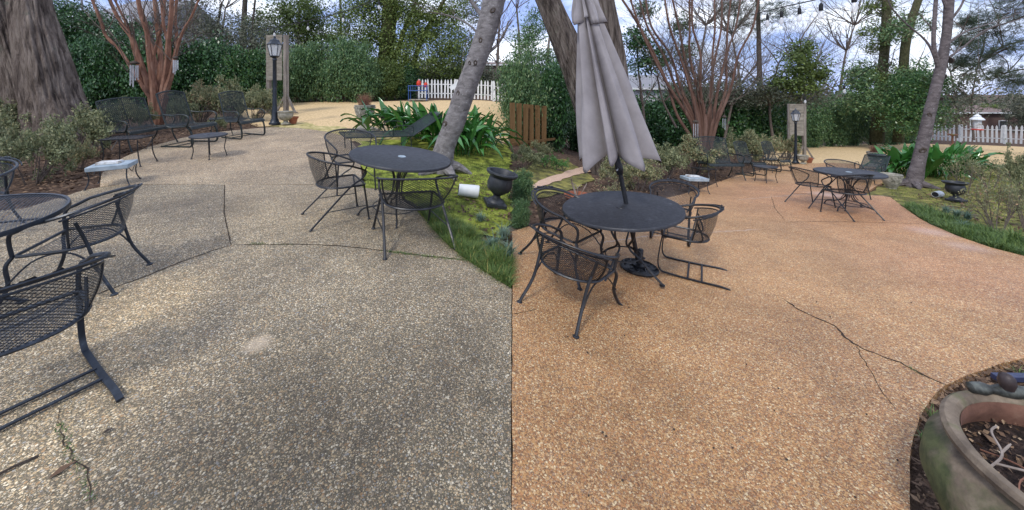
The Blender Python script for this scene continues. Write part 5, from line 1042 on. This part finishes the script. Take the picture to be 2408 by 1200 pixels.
tree('pine_tree', 1785, 340, 24, [[(1783, 345, 17), (1786, 200, 14), (1784, 80, 11), (1780, -60, 9)]], [(1770, 25, 60, 25), (1810, 45, 40, 20), (1740, 60, 35, 15), (1720, 20, 30, 20), (1840, 15, 30, 20)],
     M['l_pine'], 9000, .22, 'slim pine rising above the hedge behind the far crape myrtle', 'pines', 'bark_dark', 14, bare=10, needle=True)
tree('broadleaf_tree', 1885, 340, 19, [[(1890, 345, 9), (1885, 250, 7), (1880, 150, 5), (1884, 90, 3)]], [(1883, 110, 24, 24), (1872, 150, 40, 30), (1905, 160, 36, 30), (1850, 195, 40, 25), (1920, 195, 40, 25), (1880, 200, 50, 25)],
     M['l_olive'], 7000, .075, 'small rounded leafy tree above the far lamp post', None, 'twig', 15, .22, bare=6)
tree('wild_tree', 1700, 335, 20, [[(1700, 345, 8), (1720, 250, 6), (1740, 150, 4)], [(1820, 345, 8), (1810, 250, 6), (1830, 150, 4)]], [(1760, 220, 70, 30), (1830, 215, 60, 30), (1690, 220, 60, 30), (1620, 225, 60, 25), (1900, 225, 60, 25)],
     M['l_grey'], 13000, .06, 'grey brown scrub tree along the top of right hedge', None, 'twig', 16, .3, bare=16)
tree('pine_tree', 2080, 330, 23, [[(2062, 335, 38), (2072, 200, 28), (2083, 80, 26), (2086, -60, 24)]], [(2050, 90, 30, 40), (2100, 60, 25, 40), (2040, 190, 45, 40), (2090, 180, 40, 40), (2060, 10, 30, 30)],
     M['l_olive'], 9000, .07, 'ivy wrapped straight trunk left of the far grey tree', 'ivy covered trunks', 'bark_ivy', 17, .2, bare=10)
tree('pine_tree', 2130, 330, 22, [[(2112, 335, 30), (2122, 200, 26), (2132, 90, 25), (2160, 0, 20), (2185, -60, 16)]], [(2110, 75, 25, 30), (2150, 60, 35, 30), (2120, 200, 40, 40), (2160, 190, 35, 50), (2100, 240, 50, 40), (2020, 170, 25, 40), (2010, 230, 40, 50)],
     M['l_hedge'], 16000, .07, 'ivy wrapped trunk bending right, beside the straight one', 'ivy covered trunks', 'bark_ivy', 18, .22, bare=12)
tree('evergreen_tree', 2160, 330, 20, [[(2170, 335, 14), (2165, 250, 10), (2170, 180, 6)]], [(2140, 230, 45, 45), (2180, 210, 40, 40), (2130, 280, 45, 40), (2180, 270, 40, 45), (2160, 190, 30, 25)],
     M['l_holly'], 15000, .055, 'dark dense evergreen behind the far grey tree', None, 'bark_dark', 19, .22)
tree('pine_tree', 2420, 330, 18, [[(2445, 340, 26), (2440, 150, 22), (2440, -60, 20)], [(2430, 90, 8), (2360, 110, 6), (2300, 150, 4), (2260, 180, 3)], [(2430, 30, 8), (2350, 60, 6), (2280, 80, 4), (2250, 90, 3)], [(2430, 160, 7), (2370, 170, 5), (2330, 190, 3)]],
     [(2380, 30, 50, 30), (2330, 75, 50, 22), (2280, 50, 30, 16), (2380, 110, 45, 25), (2310, 130, 40, 18), (2340, 170, 40, 18), (2270, 100, 25, 14), (2390, 190, 30, 20), (2260, 150, 20, 14), (2400, 0, 40, 30)],
     M['l_pine'], 26000, .20, 'large pine with drooping dark branches at the top right', 'pines', 'bark_dark', 20, bare=12, needle=True)
tree('wild_tree', 2290, 320, 26, [[(2290, 330, 7), (2285, 240, 5), (2300, 150, 4)], [(2250, 325, 7), (2248, 240, 5), (2235, 170, 4)]], [(2250, 230, 30, 30), (2270, 190, 30, 25), (2240, 270, 40, 25), (2400, 240, 30, 30)], M['l_grey'], 5000, .08, 'thin twiggy tree behind the right picket fence', None, 'twig', 23, .35, bare=16)
tree('bare_tree', 1960, 335, 32, [[(1965, 340, 10), (1975, 220, 8), (1990, 120, 5), (2010, 60, 3)], [(1930, 340, 9), (1925, 240, 6), (1900, 170, 4)]], None, None, 0, 0, 'bare winter tree against the clouds above the right hedge', None, 'twig', 24, bare=60)
tree('bare_tree', 1420, 300, 30, [[(1640, 330, 10), (1640, 200, 7), (1660, 60, 4)], [(1730, 330, 9), (1740, 200, 6), (1720, 80, 4)]], None, None, 0, 0, 'bare winter tree far behind the far crape myrtle', None, 'twig', 25, bare=80)
tree('bare_tree', 1160, 240, 40, [[(1165, 250, 9), (1170, 150, 7), (1175, 40, 4)], [(1215, 250, 9), (1222, 120, 6), (1215, 20, 4)]], None, None, 0, 0, 'bare winter tree against the sky between the two garden views', None, 'twig', 26, bare=22)
tree('bare_tree', 440, 240, 30, [[(455, 245, 9), (460, 120, 7), (450, 20, 4)], [(530, 245, 9), (520, 120, 6), (530, 20, 4)]], None, None, 0, 0, 'bare winter tree far behind the left hedge', None, 'twig', 27, bare=26)
# far wood line
r = np.random.RandomState(4); bl = []
for k in range(90):
    a = R(-66 + 132 * k / 89); Yd = 75; X = math.tan(a) * Yd; g0 = gz(X, Yd)
    bl.append((X, Yd + r.uniform(-5, 5), g0 + r.uniform(.5, 3.0), 4, 3, r.uniform(2, 4.2)))
o_ = leafcloud('far_woods', bl, 60000, .32, M['l_grey'], None, 1.2, .2, .6, 8, .2); tag(o_, 'hazy line of distant woods beyond the gardens', 'woods', None, 'stuff')
# ------------------------------------------------------------------ houses
def house(px0, px1, py_eave, py_ridge, py_base, Y, wall, roof, label, dep=8):
    a, b = at(px0, py_eave, Y), at(px1, py_eave, Y); zr = at(0, py_ridge, Y).z; zb = at(0, py_base, Y).z; t_ = empty('house', ((a.x + b.x) / 2, Y, zb)); tag(t_, label, 'house')
    hw = (b.x - a.x) / 2; ze = a.z - zb; zr -= zb
    MB().box((0, dep / 2, ze / 2), (2 * hw - .6, dep, ze)).obj('wall', wall, t_, False)
    mb_ = MB(); o1 = .4; mb_.add([(-hw, -o1, ze), (hw, -o1, ze), (hw, dep + o1, ze), (-hw, dep + o1, ze), (-hw * .93, dep / 2, zr), (hw * .93, dep / 2, zr)], [(0, 1, 5, 4), (1, 2, 5), (2, 3, 4, 5), (3, 0, 4), (3, 2, 1, 0)]); mb_.obj('roof', roof, t_, False)
    MB().box((0, -o1 - .02, ze - .08), (2 * hw, .05, .18)).obj('fascia', M['white_paint'], t_, False)
    for q in (-.55, 0, .55):
        f = MB().box((q * hw, -.03, ze * .55), (1.1, .08, 1.2)).obj('window', M['white_paint'], t_, False); MB().box((q * hw, -.08, ze * .55), (.95, .03, 1.05)).obj('pane', M['win_glass'], f, False)
    return t_
house(175, 345, 52, -30, 250, 26, M['wall_white'], M['roof'], 'pale house with grey shingle roof behind the left crape myrtle')
house(1450, 1592, 207, 172, 340, 34, M['wall_white'], M['roof'], 'house with grey roof showing between umbrella and far crape myrtle')
house(2235, 2480, 264, 250, 330, 48, M['brick_wall'], M['roof_brown'], 'long low brown house beyond the right picket fence')
house(1120, 1222, 152, 141, 240, 52, M['brick_wall'], M['roof_brown'], 'reddish low house beyond the left picket fence')
house(1262, 1350, 232, 205, 330, 28, M['wall_white'], M['wall_white'], 'white house glimpsed through leaves left of the umbrella')
# ------------------------------------------------------------------ picket fences, board fence
pick = MB(); pick.add([(-.038, -.01, 0), (.038, -.01, 0), (.038, -.01, .90), (0, -.01, 1.0), (-.038, -.01, .90), (-.038, .01, 0), (.038, .01, 0), (.038, .01, .90), (0, .01, 1.0), (-.038, .01, .90)],
    [(0, 1, 2, 3, 4), (9, 8, 7, 6, 5), (0, 5, 6, 1), (1, 6, 7, 2), (2, 7, 8, 3), (3, 8, 9, 4), (4, 9, 5, 0)])
pick0 = pick.obj('picket', M['white_paint'], None, False)
def fence(pa, pb, hpx, label, sp=.135, gap=()):
    A, B_ = pa, pb; t_ = empty('picket_fence', A); tag(t_, label, 'fence', 'white picket fences'); d = B_ - A; L = math.hypot(d.x, d.y); n = int(L / sp); ang = math.atan2(d.y, d.x); rr = random.Random(int(A.x * 10)); first = pick0 if pick0.parent is None else None
    for k in range(n):
        p = A + d * (k / n); s = hpx; g = gz(p.x, p.y); q = pick0 if (k == 0 and pick0.parent is None) else pick0.copy()
        if q is not pick0: link(q)
        q.parent = t_; q.location = Vector((p.x, p.y, g + .04)) - A; q.rotation_euler = (rr.gauss(0, .02), rr.gauss(0, .025), ang); q.scale = (s * 1.05, s, s * rr.uniform(.97, 1.03))
    for h in (.28, .76):
        mb_ = MB(); mb_.tube([Vector((A.x + d.x * k / 12, A.y + d.y * k / 12, gz(A.x + d.x * k / 12, A.y + d.y * k / 12) + h * hpx)) - A + Vector((0, .035, 0)) for k in range(13)], .035, 4, sx=1.0, sy=.4); mb_.obj('rail', M['white_paint'], t_, False)
    for k in range(0, int(L / 2.2) + 1):
        p = A + d * min(1, k * 2.2 / L); MB().box(tuple(Vector((p.x, p.y + .08, gz(p.x, p.y) + .5 * hpx)) - A), (.10, .10, 1.05 * hpx)).obj('post', M['white_paint'], t_, False)
    return t_
fence(G(985, 232), G(1196, 246), 1.10, 'white picket fence running behind the leaning grey tree at the left lawn end', .19)
fence(G(2095, 326), G(2425, 341), 1.28, 'white picket fence across the far end of the right lawn', .22)
bf = empty('board_fence', at(1206, 360, 12.2)); tag(bf, 'orange stained tall board fence at the left of the tan garden', 'fence')
bd0 = None
for k in range(6):
    p = at(1206 + k * 14.5, 0, 12.2 + k * .16); q0 = MB().box((0, 0, .85), (.185, .022, 1.75)).obj('board', M['wood_fence'], bf, False) if bd0 is None else bd0.copy()
    if bd0 is None: bd0 = q0
    else: link(q0)
    q0.location = Vector((p.x, p.y, at(0, 362, p.y).z)) - Vector(bf.location); q0.rotation_euler = (0, .01 * (k % 3 - 1), .1)
MB().box((.75, .35, .35), (2.0, .04, .08), Matrix.Rotation(R(34 * 0 + 38), 3, 'Z')).obj('rail', M['wood_fence'], bf, False)
# ------------------------------------------------------------------ blue carts
def cart():
    t_ = empty('garden_cart'); m = M['blue']
    fr = MB()
    for z in (.55, .82):
        MB().tube([(-.5, -.3, z), (.5, -.3, z), (.5, .3, z), (-.5, .3, z), (-.5, -.3, z)], .02, 5).obj('rail', m, t_)
    for k in range(9): MB().tube([(-.5 + k * .125, -.3, .55), (-.5 + k * .125, -.3, .82)], .011, 4).obj('bar', m, t_)
    for sx in (-1, 1):
        for sy in (-1, 1): MB().tube([(.48 * sx, .29 * sy, 0), (.48 * sx, .29 * sy, .85)], .02, 5).obj('leg', m, t_)
    MB().box((0, 0, .06), (1.0, .6, .05)).obj('shelf', M['stone'], t_, False); MB().box((0, 0, .56), (.98, .58, .03)).obj('tray', m, t_, False)
    return t_
ct = cart(); tag(ct, 'blue tubular metal cart at the start of the left picket fence', 'cart', 'blue carts'); seat_on_ground(ct, 984, 237, -85, tilt=0, scale=.98)
o = copy_tree(ct); tag(o, 'blue tubular metal cart at the left end of right picket fence', 'cart', 'blue carts'); seat_on_ground(o, 2142, 334, -85, tilt=0, scale=.92)
def redthing(px, py, s, label, Y):
    o_ = MB().lathe([(.05, 0), (.12, .05), (.14, .15), (.13, .26), (.08, .33), (.03, .36), (.02, .42)], 12).obj('gas_can', M['red']); o_.location = at(px, py, Y); o_.scale = (s,) * 3; tag(o_, label, 'container', 'red containers by the carts')
redthing(985, 204, .95, 'red container above the left blue cart', ct.location.y); redthing(1001, 206, .75, 'smaller red container right of the other on left cart', ct.location.y - .1)
redthing(2141, 307, .8, 'red container on the right blue cart', o.location.y); redthing(2163, 311, .7, 'smaller red container at right end of the right blue cart', o.location.y)
# white tag on a twig, bird feeder, bird bath
tg = MB().box((0, 0, 0), (.42, .01, .17), Matrix.Rotation(R(-32), 3, 'Y')).obj('garden_sign', M['plastic_white'], None, False); tg.location = at(1070, 202, 13.5); tag(tg, 'small white tilted sign hanging before the left picket fence', 'sign')
stk = MB().tube([at(1083, 196, 13.5), at(1090, 120, 13.5), at(1112, 60, 13.6), at(1118, -40, 13.6)], .006, 4).obj('hanging_cord', M['twig_pale']); tag(stk, 'thin pale cord holding the white tilted sign', 'cord')
bfd = empty('bird_feeder', at(2298, 306, 9.5)); tag(bfd, 'white roofed lantern-shaped bird feeder before the right picket fence', 'bird feeder')
MB().lathe([(.13, .26), (.135, .28), (.10, .32), (.07, .34), (.07, .37), (.03, .40), (.02, .43)], 8).obj('roof', M['white_paint'], bfd, False); MB().lathe([(.075, .02), (.075, .26)], 8).obj('seed_tube', M['stone_pale'], bfd); MB().lathe([(.11, 0), (.115, .02), (.08, .03)], 16).obj('tray', M['red'], bfd)
q = at(2298, 306, 9.5); MB().tube([(0, 0, .42), (.05, 0, .6), (.02, 0, 4.0)], .004, 4).obj('hanger', M['twig'], bfd)
bb = empty('bird_bath'); MB().lathe([(.14, 0), (.12, .05), (.05, .1), (.05, .6), (.12, .66), (.26, .72), (.27, .75), (.2, .72), (.02, .70)], 20).obj('basin', M['pot_in'], bb); tag(bb, 'small terracotta coloured bird bath before the right picket fence', 'bird bath'); seat_on_ground(bb, 2240, 342, 0, tilt=0, scale=1.0)
# ------------------------------------------------------------------ wind chimes, string lights
def chime(px, py, Y, s, label, long=False):
    t_ = empty('wind_chime', at(px, py, Y)); tag(t_, label, 'wind chime', 'wind chimes in the crape myrtles')
    MB().tube([(0, 0, .0), (0, 0, .9 * s)], .004, 4).obj('cord', M['twig'], t_); MB().lathe([(.03 * s, -.02), (.10 * s, 0), (.10 * s, .03), (.03 * s, .08)], 14).obj('crown_disc', M['bark_dark'], t_)
    for k in range(6):
        a = math.pi * k / 3; L = (.34 + .05 * k) * s; MB().tube([(.075 * s * math.cos(a), .075 * s * math.sin(a), -.05), (.075 * s * math.cos(a), .075 * s * math.sin(a), -.05 - L)], .013 * s, 7).obj('tube', M['aluminium'], t_)
    if long: MB().lathe([(.06 * s, -.48 * s), (.07 * s, -.47 * s), (.06 * s, -.45 * s)], 12).obj('striker', M['bark_dark'], t_)
YM = G(372, 292).y
chime(316, 150, YM - .5, 1.15, 'larger wind chime hanging left of the left crape myrtle', True); chime(413, 138, YM - .5, .75, 'smaller wind chime hanging right in the left crape myrtle')
chime(1636, 288, 12.0, .95, 'wind chime hanging left in the far crape myrtle', True); chime(1703, 276, 12.0, .62, 'wind chime hanging right in the far crape myrtle')
def string_lights(pts, bulbs, label, scale=1.0):
    P = [at(*p) for p in pts]; t_ = empty('string_lights', P[0]); tag(t_, label, 'string lights', 'strings of garden lights'); Q = crom(P, 10)
    MB().tube([q - P[0] for q in Q], .011, 4).obj('cord', M['socket'], t_)
    for (x, s) in bulbs:
        q = min(Q, key=lambda q_: abs(CX + q_.x * F / q_.y - x)); i = Q.index(q); j = min(len(Q) - 1, i + 1); q = q - P[0]; s *= scale
        MB().tube([q, q + Vector((0, 0, -.06 * s))], .004, 4).obj('drop', M['socket'], t_)
        sk = MB().lathe([(.010 * s, -.055 * s), (.020 * s, -.075 * s), (.022 * s, -.14 * s), (.019 * s, -.145 * s)], 8, q).obj('socket', M['socket'], t_)
        MB().lathe([(.014 * s, -.145 * s), (.028 * s, -.18 * s), (.031 * s, -.205 * s), (.022 * s, -.235 * s), (.003 * s, -.245 * s)], 10, q).obj('bulb', M['bulb_glass'], sk)
string_lights([(600, 73, 12), (640, 66, 11.2), (700, 54, 10.4), (760, 41, 9.8), (820, 24, 9.0), (900, -6, 8.2)], [(645, 1.1), (724, 1.1), (807, 1.05), (893, 1.0)], 'black string of bulbs sagging across the sky above the left lawn')
string_lights([(1780, 32, 7.6), (1808, 25, 7.0), (1845, 16, 6.4), (1880, 8, 5.9), (1925, -2, 5.3), (1990, -22, 4.6), (2050, -44, 4.2)], [(1806, 1.0), (1836, 1.0), (1879, 1.0), (1929, 1.0), (2006, 1.0)], 'black string of clear bulbs hanging in the sky at top of the right view', 1.25)
string_lights([(1830, 230, 14), (1900, 222, 13), (1960, 205, 12), (2010, 185, 11), (2060, 150, 10)], [(1890, 1.3), (1985, 1.3)], 'faint lower string of bulbs crossing before the right hedge')
# ------------------------------------------------------------------ broad leaf clumps (each leaf a part)
def aspi_leaf(seed):
    rr = random.Random(seed); vs = []; L = 1.0; segs = 7; W = rr.uniform(.050, .068); lean = (.15, .3, .5, .65, .25, .8, .45, .6)[seed]; arch = (.05, .1, .3, .45, .15, .6, .25, .4)[seed]; wob = .02
    for k in range(segs + 1):
        t_ = k / segs; x = lean * (t_ ** 1.5) * L; z = L * (t_ * .98 - (.12 + arch) * t_ ** 3); tw = wob * math.sin(4 * t_ + seed); w_ = (.010 if t_ < .22 else W * math.sin(math.pi * min(1, (t_ - .16) / .84)) ** .85) ; w_ = max(w_, .004)
        vs += [(x, -w_ + tw, z + .015 * (t_ > .2)), (x, tw, z - .012 * (t_ > .2)), (x, w_ + tw, z + .015 * (t_ > .2))]
    fs = []
    for k in range(segs):
        a = k * 3; fs += [(a, a + 1, a + 4, a + 3), (a + 1, a + 2, a + 5, a + 4)]
    me = bpy.data.meshes.new('leaf'); me.from_pydata(vs, [], fs); me.materials.append(M['l_aspi'])
    for p in me.polygons: p.use_smooth = True
    return me
LM = [aspi_leaf(k) for k in range(8)]
def aspidistra(spots, n, L0, label, seed):
    c = sum((G(*s) for s in spots), Vector()) / len(spots); t_ = empty('broadleaf_clump', c); tag(t_, label, 'plant', 'broad-leaved evergreen clumps'); rr = random.Random(seed); P = [G(*s) for s in spots]
    for k in range(n):
        b = rr.choice(P) + Vector((rr.gauss(0, .22), rr.gauss(0, .22), 0)); b.z = gz(b.x, b.y) - .03
        o_ = bpy.data.objects.new('leaf', LM[k % 8]); link(o_); o_.parent = t_; o_.location = b - c; d = b - c; a = math.atan2(d.y * .8 - .25, d.x) + rr.gauss(0, .9); s = L0 * rr.uniform(.65, 1.15)
        o_.rotation_euler = (rr.gauss(0, .25), rr.uniform(-.2, .45), a); o_.scale = (s, s * rr.uniform(.9, 1.25), s)
aspidistra([(930, 318), (960, 322), (1000, 330), (1050, 352), (1080, 352), (1110, 348), (1130, 342), (985, 325), (1020, 328), (1060, 330), (1100, 330), (1040, 340), (1075, 362), (1115, 362), (905, 318)], 300, 1.32, 'big clump of broad glossy upright leaves behind the leaning grey tree', 5)
aspidistra([(2110, 410), (2130, 405), (2160, 410), (2190, 412), (2220, 410), (2245, 408), (2140, 395), (2180, 396), (2210, 398), (2170, 415), (2230, 402), (2258, 410)], 270, 1.22, 'clump of broad glossy leaves behind the far grey tree on tan side', 6)
# ------------------------------------------------------------------ border grass, tufts, litter
def scatter(poly, n, seed):
    P = [G(*p) for p in poly]; xs = [p.x for p in P]; ys_ = [p.y for p in P]; rr = random.Random(seed); out = []
    def inside(x, y):
        c = False; j = len(P) - 1
        for i in range(len(P)):
            if (P[i].y > y) != (P[j].y > y) and x < (P[j].x - P[i].x) * (y - P[i].y) / (P[j].y - P[i].y) + P[i].x: c = not c
            j = i
        return c
    g = 0
    while len(out) < n and g < n * 60:
        g += 1; x, y = rr.uniform(min(xs), max(xs)), rr.uniform(min(ys_), max(ys_))
        if inside(x, y): out.append((x, y, gz(x, y) - .03))
    return out
band = [(985, 488), (1030, 495), (1060, 522), (1095, 532), (1140, 575), (1165, 580), (1203, 612), (1203, 676), (1150, 645), (1100, 612), (1060, 582), (1020, 541)]
loc = scatter(band, 14000, 1); tag(blades(len(loc), .14, .20, .0045, M['l_mondo'], 'border_grass', None, .6, seed=3, loc=loc), 'thick green grass border along the right edge of grey patio', 'grass', None, 'stuff')
band = [(2124, 484), (2150, 482), (2200, 500), (2260, 520), (2330, 545), (2408, 565), (2480, 590), (2480, 620), (2408, 600), (2330, 580), (2252, 553), (2187, 525)]
loc = scatter(band, 14000, 2); tag(blades(len(loc), .14, .20, .0055, M['l_mondo'], 'border_grass', None, .6, seed=4, loc=loc), 'green grass border along the curved edge of tan patio', 'grass', None, 'stuff')
def tuft(px, py, s, m, label, cat='grass tuft', n=110, grp=None):
    o_ = blades(n, .22, .34, .009, M[m], 'grass_tuft', None, .75, .05, int(px)); seat_on_ground(o_, px, py, 0, tilt=0, scale=s); tag(o_, label, cat, grp); return o_
for (px, py, s, w_) in ((1160, 590, .9, 'large, leftmost of the low three'), (1185, 560, .8, 'middle-sized, upper of the right pair'), (1196, 605, .9, 'lowest, at the corner of the seam'), (1130, 520, .6, 'smallest, nearest the white spotlight')): tuft(px, py, s, 'l_bluegrass', 'blue green strappy tuft by left grass border, ' + w_, grp='strappy tufts by the left border')
for (px, py, s, w_) in ((2250, 510, .8, 'second from the left'), (2275, 515, .8, 'rightmost'), (2225, 500, .7, 'leftmost'), (2265, 535, .6, 'lowest and smallest')): tuft(px, py, s, 'l_bluegrass', 'blue green strappy tuft below the right black urn, ' + w_, grp='strappy tufts by the right border')
tuft(2385, 572, 1.05, 'l_mondo', 'bright arching green tuft at the right edge of the grass border', n=170)
for k, (px, py) in enumerate(((2190, 980), (2175, 1040), (2395, 880))): tuft(px, py, .34, 'l_mondo', 'small weed at the patio edge, ' + ('above left of the big pot', 'left of the big pot', 'by the navy bar')[k], 'weed', 24, 'weeds beside the big pot')
for poly, n_, sd, lb in (([(860, 380), (1200, 380), (1200, 560), (1080, 520), (960, 470), (855, 430)], 9000, 41, 'low moss tufts and sprigs on the ground right of grey patio'), ([(2100, 462), (2080, 430), (2150, 410), (2420, 405), (2440, 590), (2260, 530), (2187, 515)], 9000, 42, 'low moss tufts and sprigs on the ground right of tan patio')):
    loc = [(x, y, z + .015) for x, y, z in scatter(poly, n_, sd)]; tag(blades(len(loc), .03, .035, .008, M['l_moss'], 'moss_tufts', None, .5, seed=sd, loc=loc, segs=2), lb, 'moss', None, 'stuff')
# joint moss and litter
def litter(polys, n, size, name, label, seed, m='l_litter', flat=.35, dz=.03):
    pts = []
    for p_ in polys: pts += scatter(p_, n // len(polys), seed)
    r_ = np.random.RandomState(seed); P = np.array(pts); P[:, 2] += dz; k = len(P); nm = r_.normal(size=(k, 3)) * flat; nm[:, 2] = 1; nm /= np.linalg.norm(nm, axis=1)[:, None]; a = np.cross(nm, r_.normal(size=(k, 3))); a /= np.linalg.norm(a, axis=1)[:, None]; b = np.cross(nm, a); s = size * r_.uniform(.4, 1.3, k)[:, None]
    v = np.stack([P - a * s, P + b * s * .45, P + a * s, P - b * s * .45], 1).reshape(-1, 3); tag(mesh_np(name, v, np.arange(4 * k).reshape(-1, 4), M[m]), label, 'leaf litter', None, 'stuff')
litter([[(0, 520), (60, 480), (230, 430), (262, 380), (430, 318), (620, 295), (560, 285), (300, 300), (0, 400)]], 5000, .035, 'leaf_litter', 'brown fallen leaves over the mulch left of grey patio', 3)
litter([[(1206, 545), (1330, 510), (1640, 440), (1880, 384), (1800, 372), (1500, 400), (1400, 430), (1350, 450), (1240, 480), (1206, 480)]], 5000, .035, 'leaf_litter', 'brown fallen leaves over the mulch behind tan patio', 4)
litter([[(2145, 1200), (2150, 1035), (2165, 985), (2195, 942), (2230, 908), (2320, 870), (2408, 846), (2480, 830), (2480, 1200)]], 1500, .022, 'leaf_litter', 'bark scraps and leaves over the mulch round the big pot', 5)
litter([[(1020, 480), (1080, 500), (1203, 590), (1203, 400), (1050, 420)]], 700, .03, 'leaf_litter', 'scattered brown leaves on the moss right of grey patio', 6)
litter([[(2190, 490), (2408, 560), (2408, 450), (2250, 430), (2150, 460)]], 900, .035, 'leaf_litter', 'scattered brown leaves on the moss right of tan patio', 7)
def jointmoss(pts, n, label, seed, wd=.02, h=.018):
    P = [G(*p) for p in pts]; rr = random.Random(seed); loc = []
    for k in range(n):
        i = rr.randrange(len(P) - 1); q = P[i].lerp(P[i + 1], rr.random()); x, y = q.x + rr.gauss(0, wd * .4), q.y + rr.gauss(0, wd * .4); loc.append((x, y, gz(x, y) - .002))
    tag(blades(n, .02, h, .004, M['l_mondo'], 'joint_moss', None, .4, seed=seed, loc=loc, segs=2), label, 'moss', None, 'stuff')
jointmoss([(900, 590), (960, 599), (1030, 606), (1100, 613)], 420, 'green weeds growing in the grey patio joint', 2, .03, .03)
jointmoss([(140, 1000), (160, 1060), (185, 1100), (214, 1180)], 170, 'green moss growing in the crack at bottom left', 3, .02, .014)
jointmoss([(590, 574), (620, 575), (690, 576)], 90, 'sparse weeds in the grey joint centre', 4, .03, .025)
jointmoss([(2130, 860), (2165, 880)], 60, 'small weeds in the tan patio crack', 5, .02, .015)
for (px, py, L, a, m, lab_) in ((148, 1108, .045, 1.1, 'l_litter', 'tan fallen leaf on grey patio at bottom left'), (253, 1018, .022, .9, 'bark_dark', 'dark bark chip on grey patio below the spring chair')):
    o_ = MB().add([(-L, 0, 0), (-L * .3, -L * .38, .006), (L, 0, .004), (-L * .1, L * .4, .01)], [(0, 1, 2, 3)]).obj('fallen_leaf' if m == 'l_litter' else 'bark_chip', M[m], None, False); o_.location = G(px, py, .006); o_.rotation_euler = (0, 0, a); tag(o_, lab_, 'leaf' if m == 'l_litter' else 'bark chip')
o_ = MB().tube([(-.07, 0, .008), (0, .004, .012), (.07, 0, .008)], .006, 5).obj('stick', M['bark_dark']); o_.location = G(32, 1105); o_.rotation_euler = (0, 0, .9); tag(o_, 'short dark stick on grey patio at bottom left corner', 'stick')
rr = random.Random(31)
for k in range(26):
    px, py = rr.uniform(1300, 2150), rr.uniform(600, 1180); p = G(px, py, .006)
    o_ = MB().lathe([(.004, 0), (.006, .004), (.003, .008)], 5).obj('seed_pod', M['bark_dark'], None, False); o_.location = p; o_.scale = (rr.uniform(.8, 1.6), rr.uniform(.6, 1), 1); tag(o_, 'tiny dark seed pod lying on the tan patio', 'seed pod', 'tiny seed pods on the tan patio')
print('scene built')
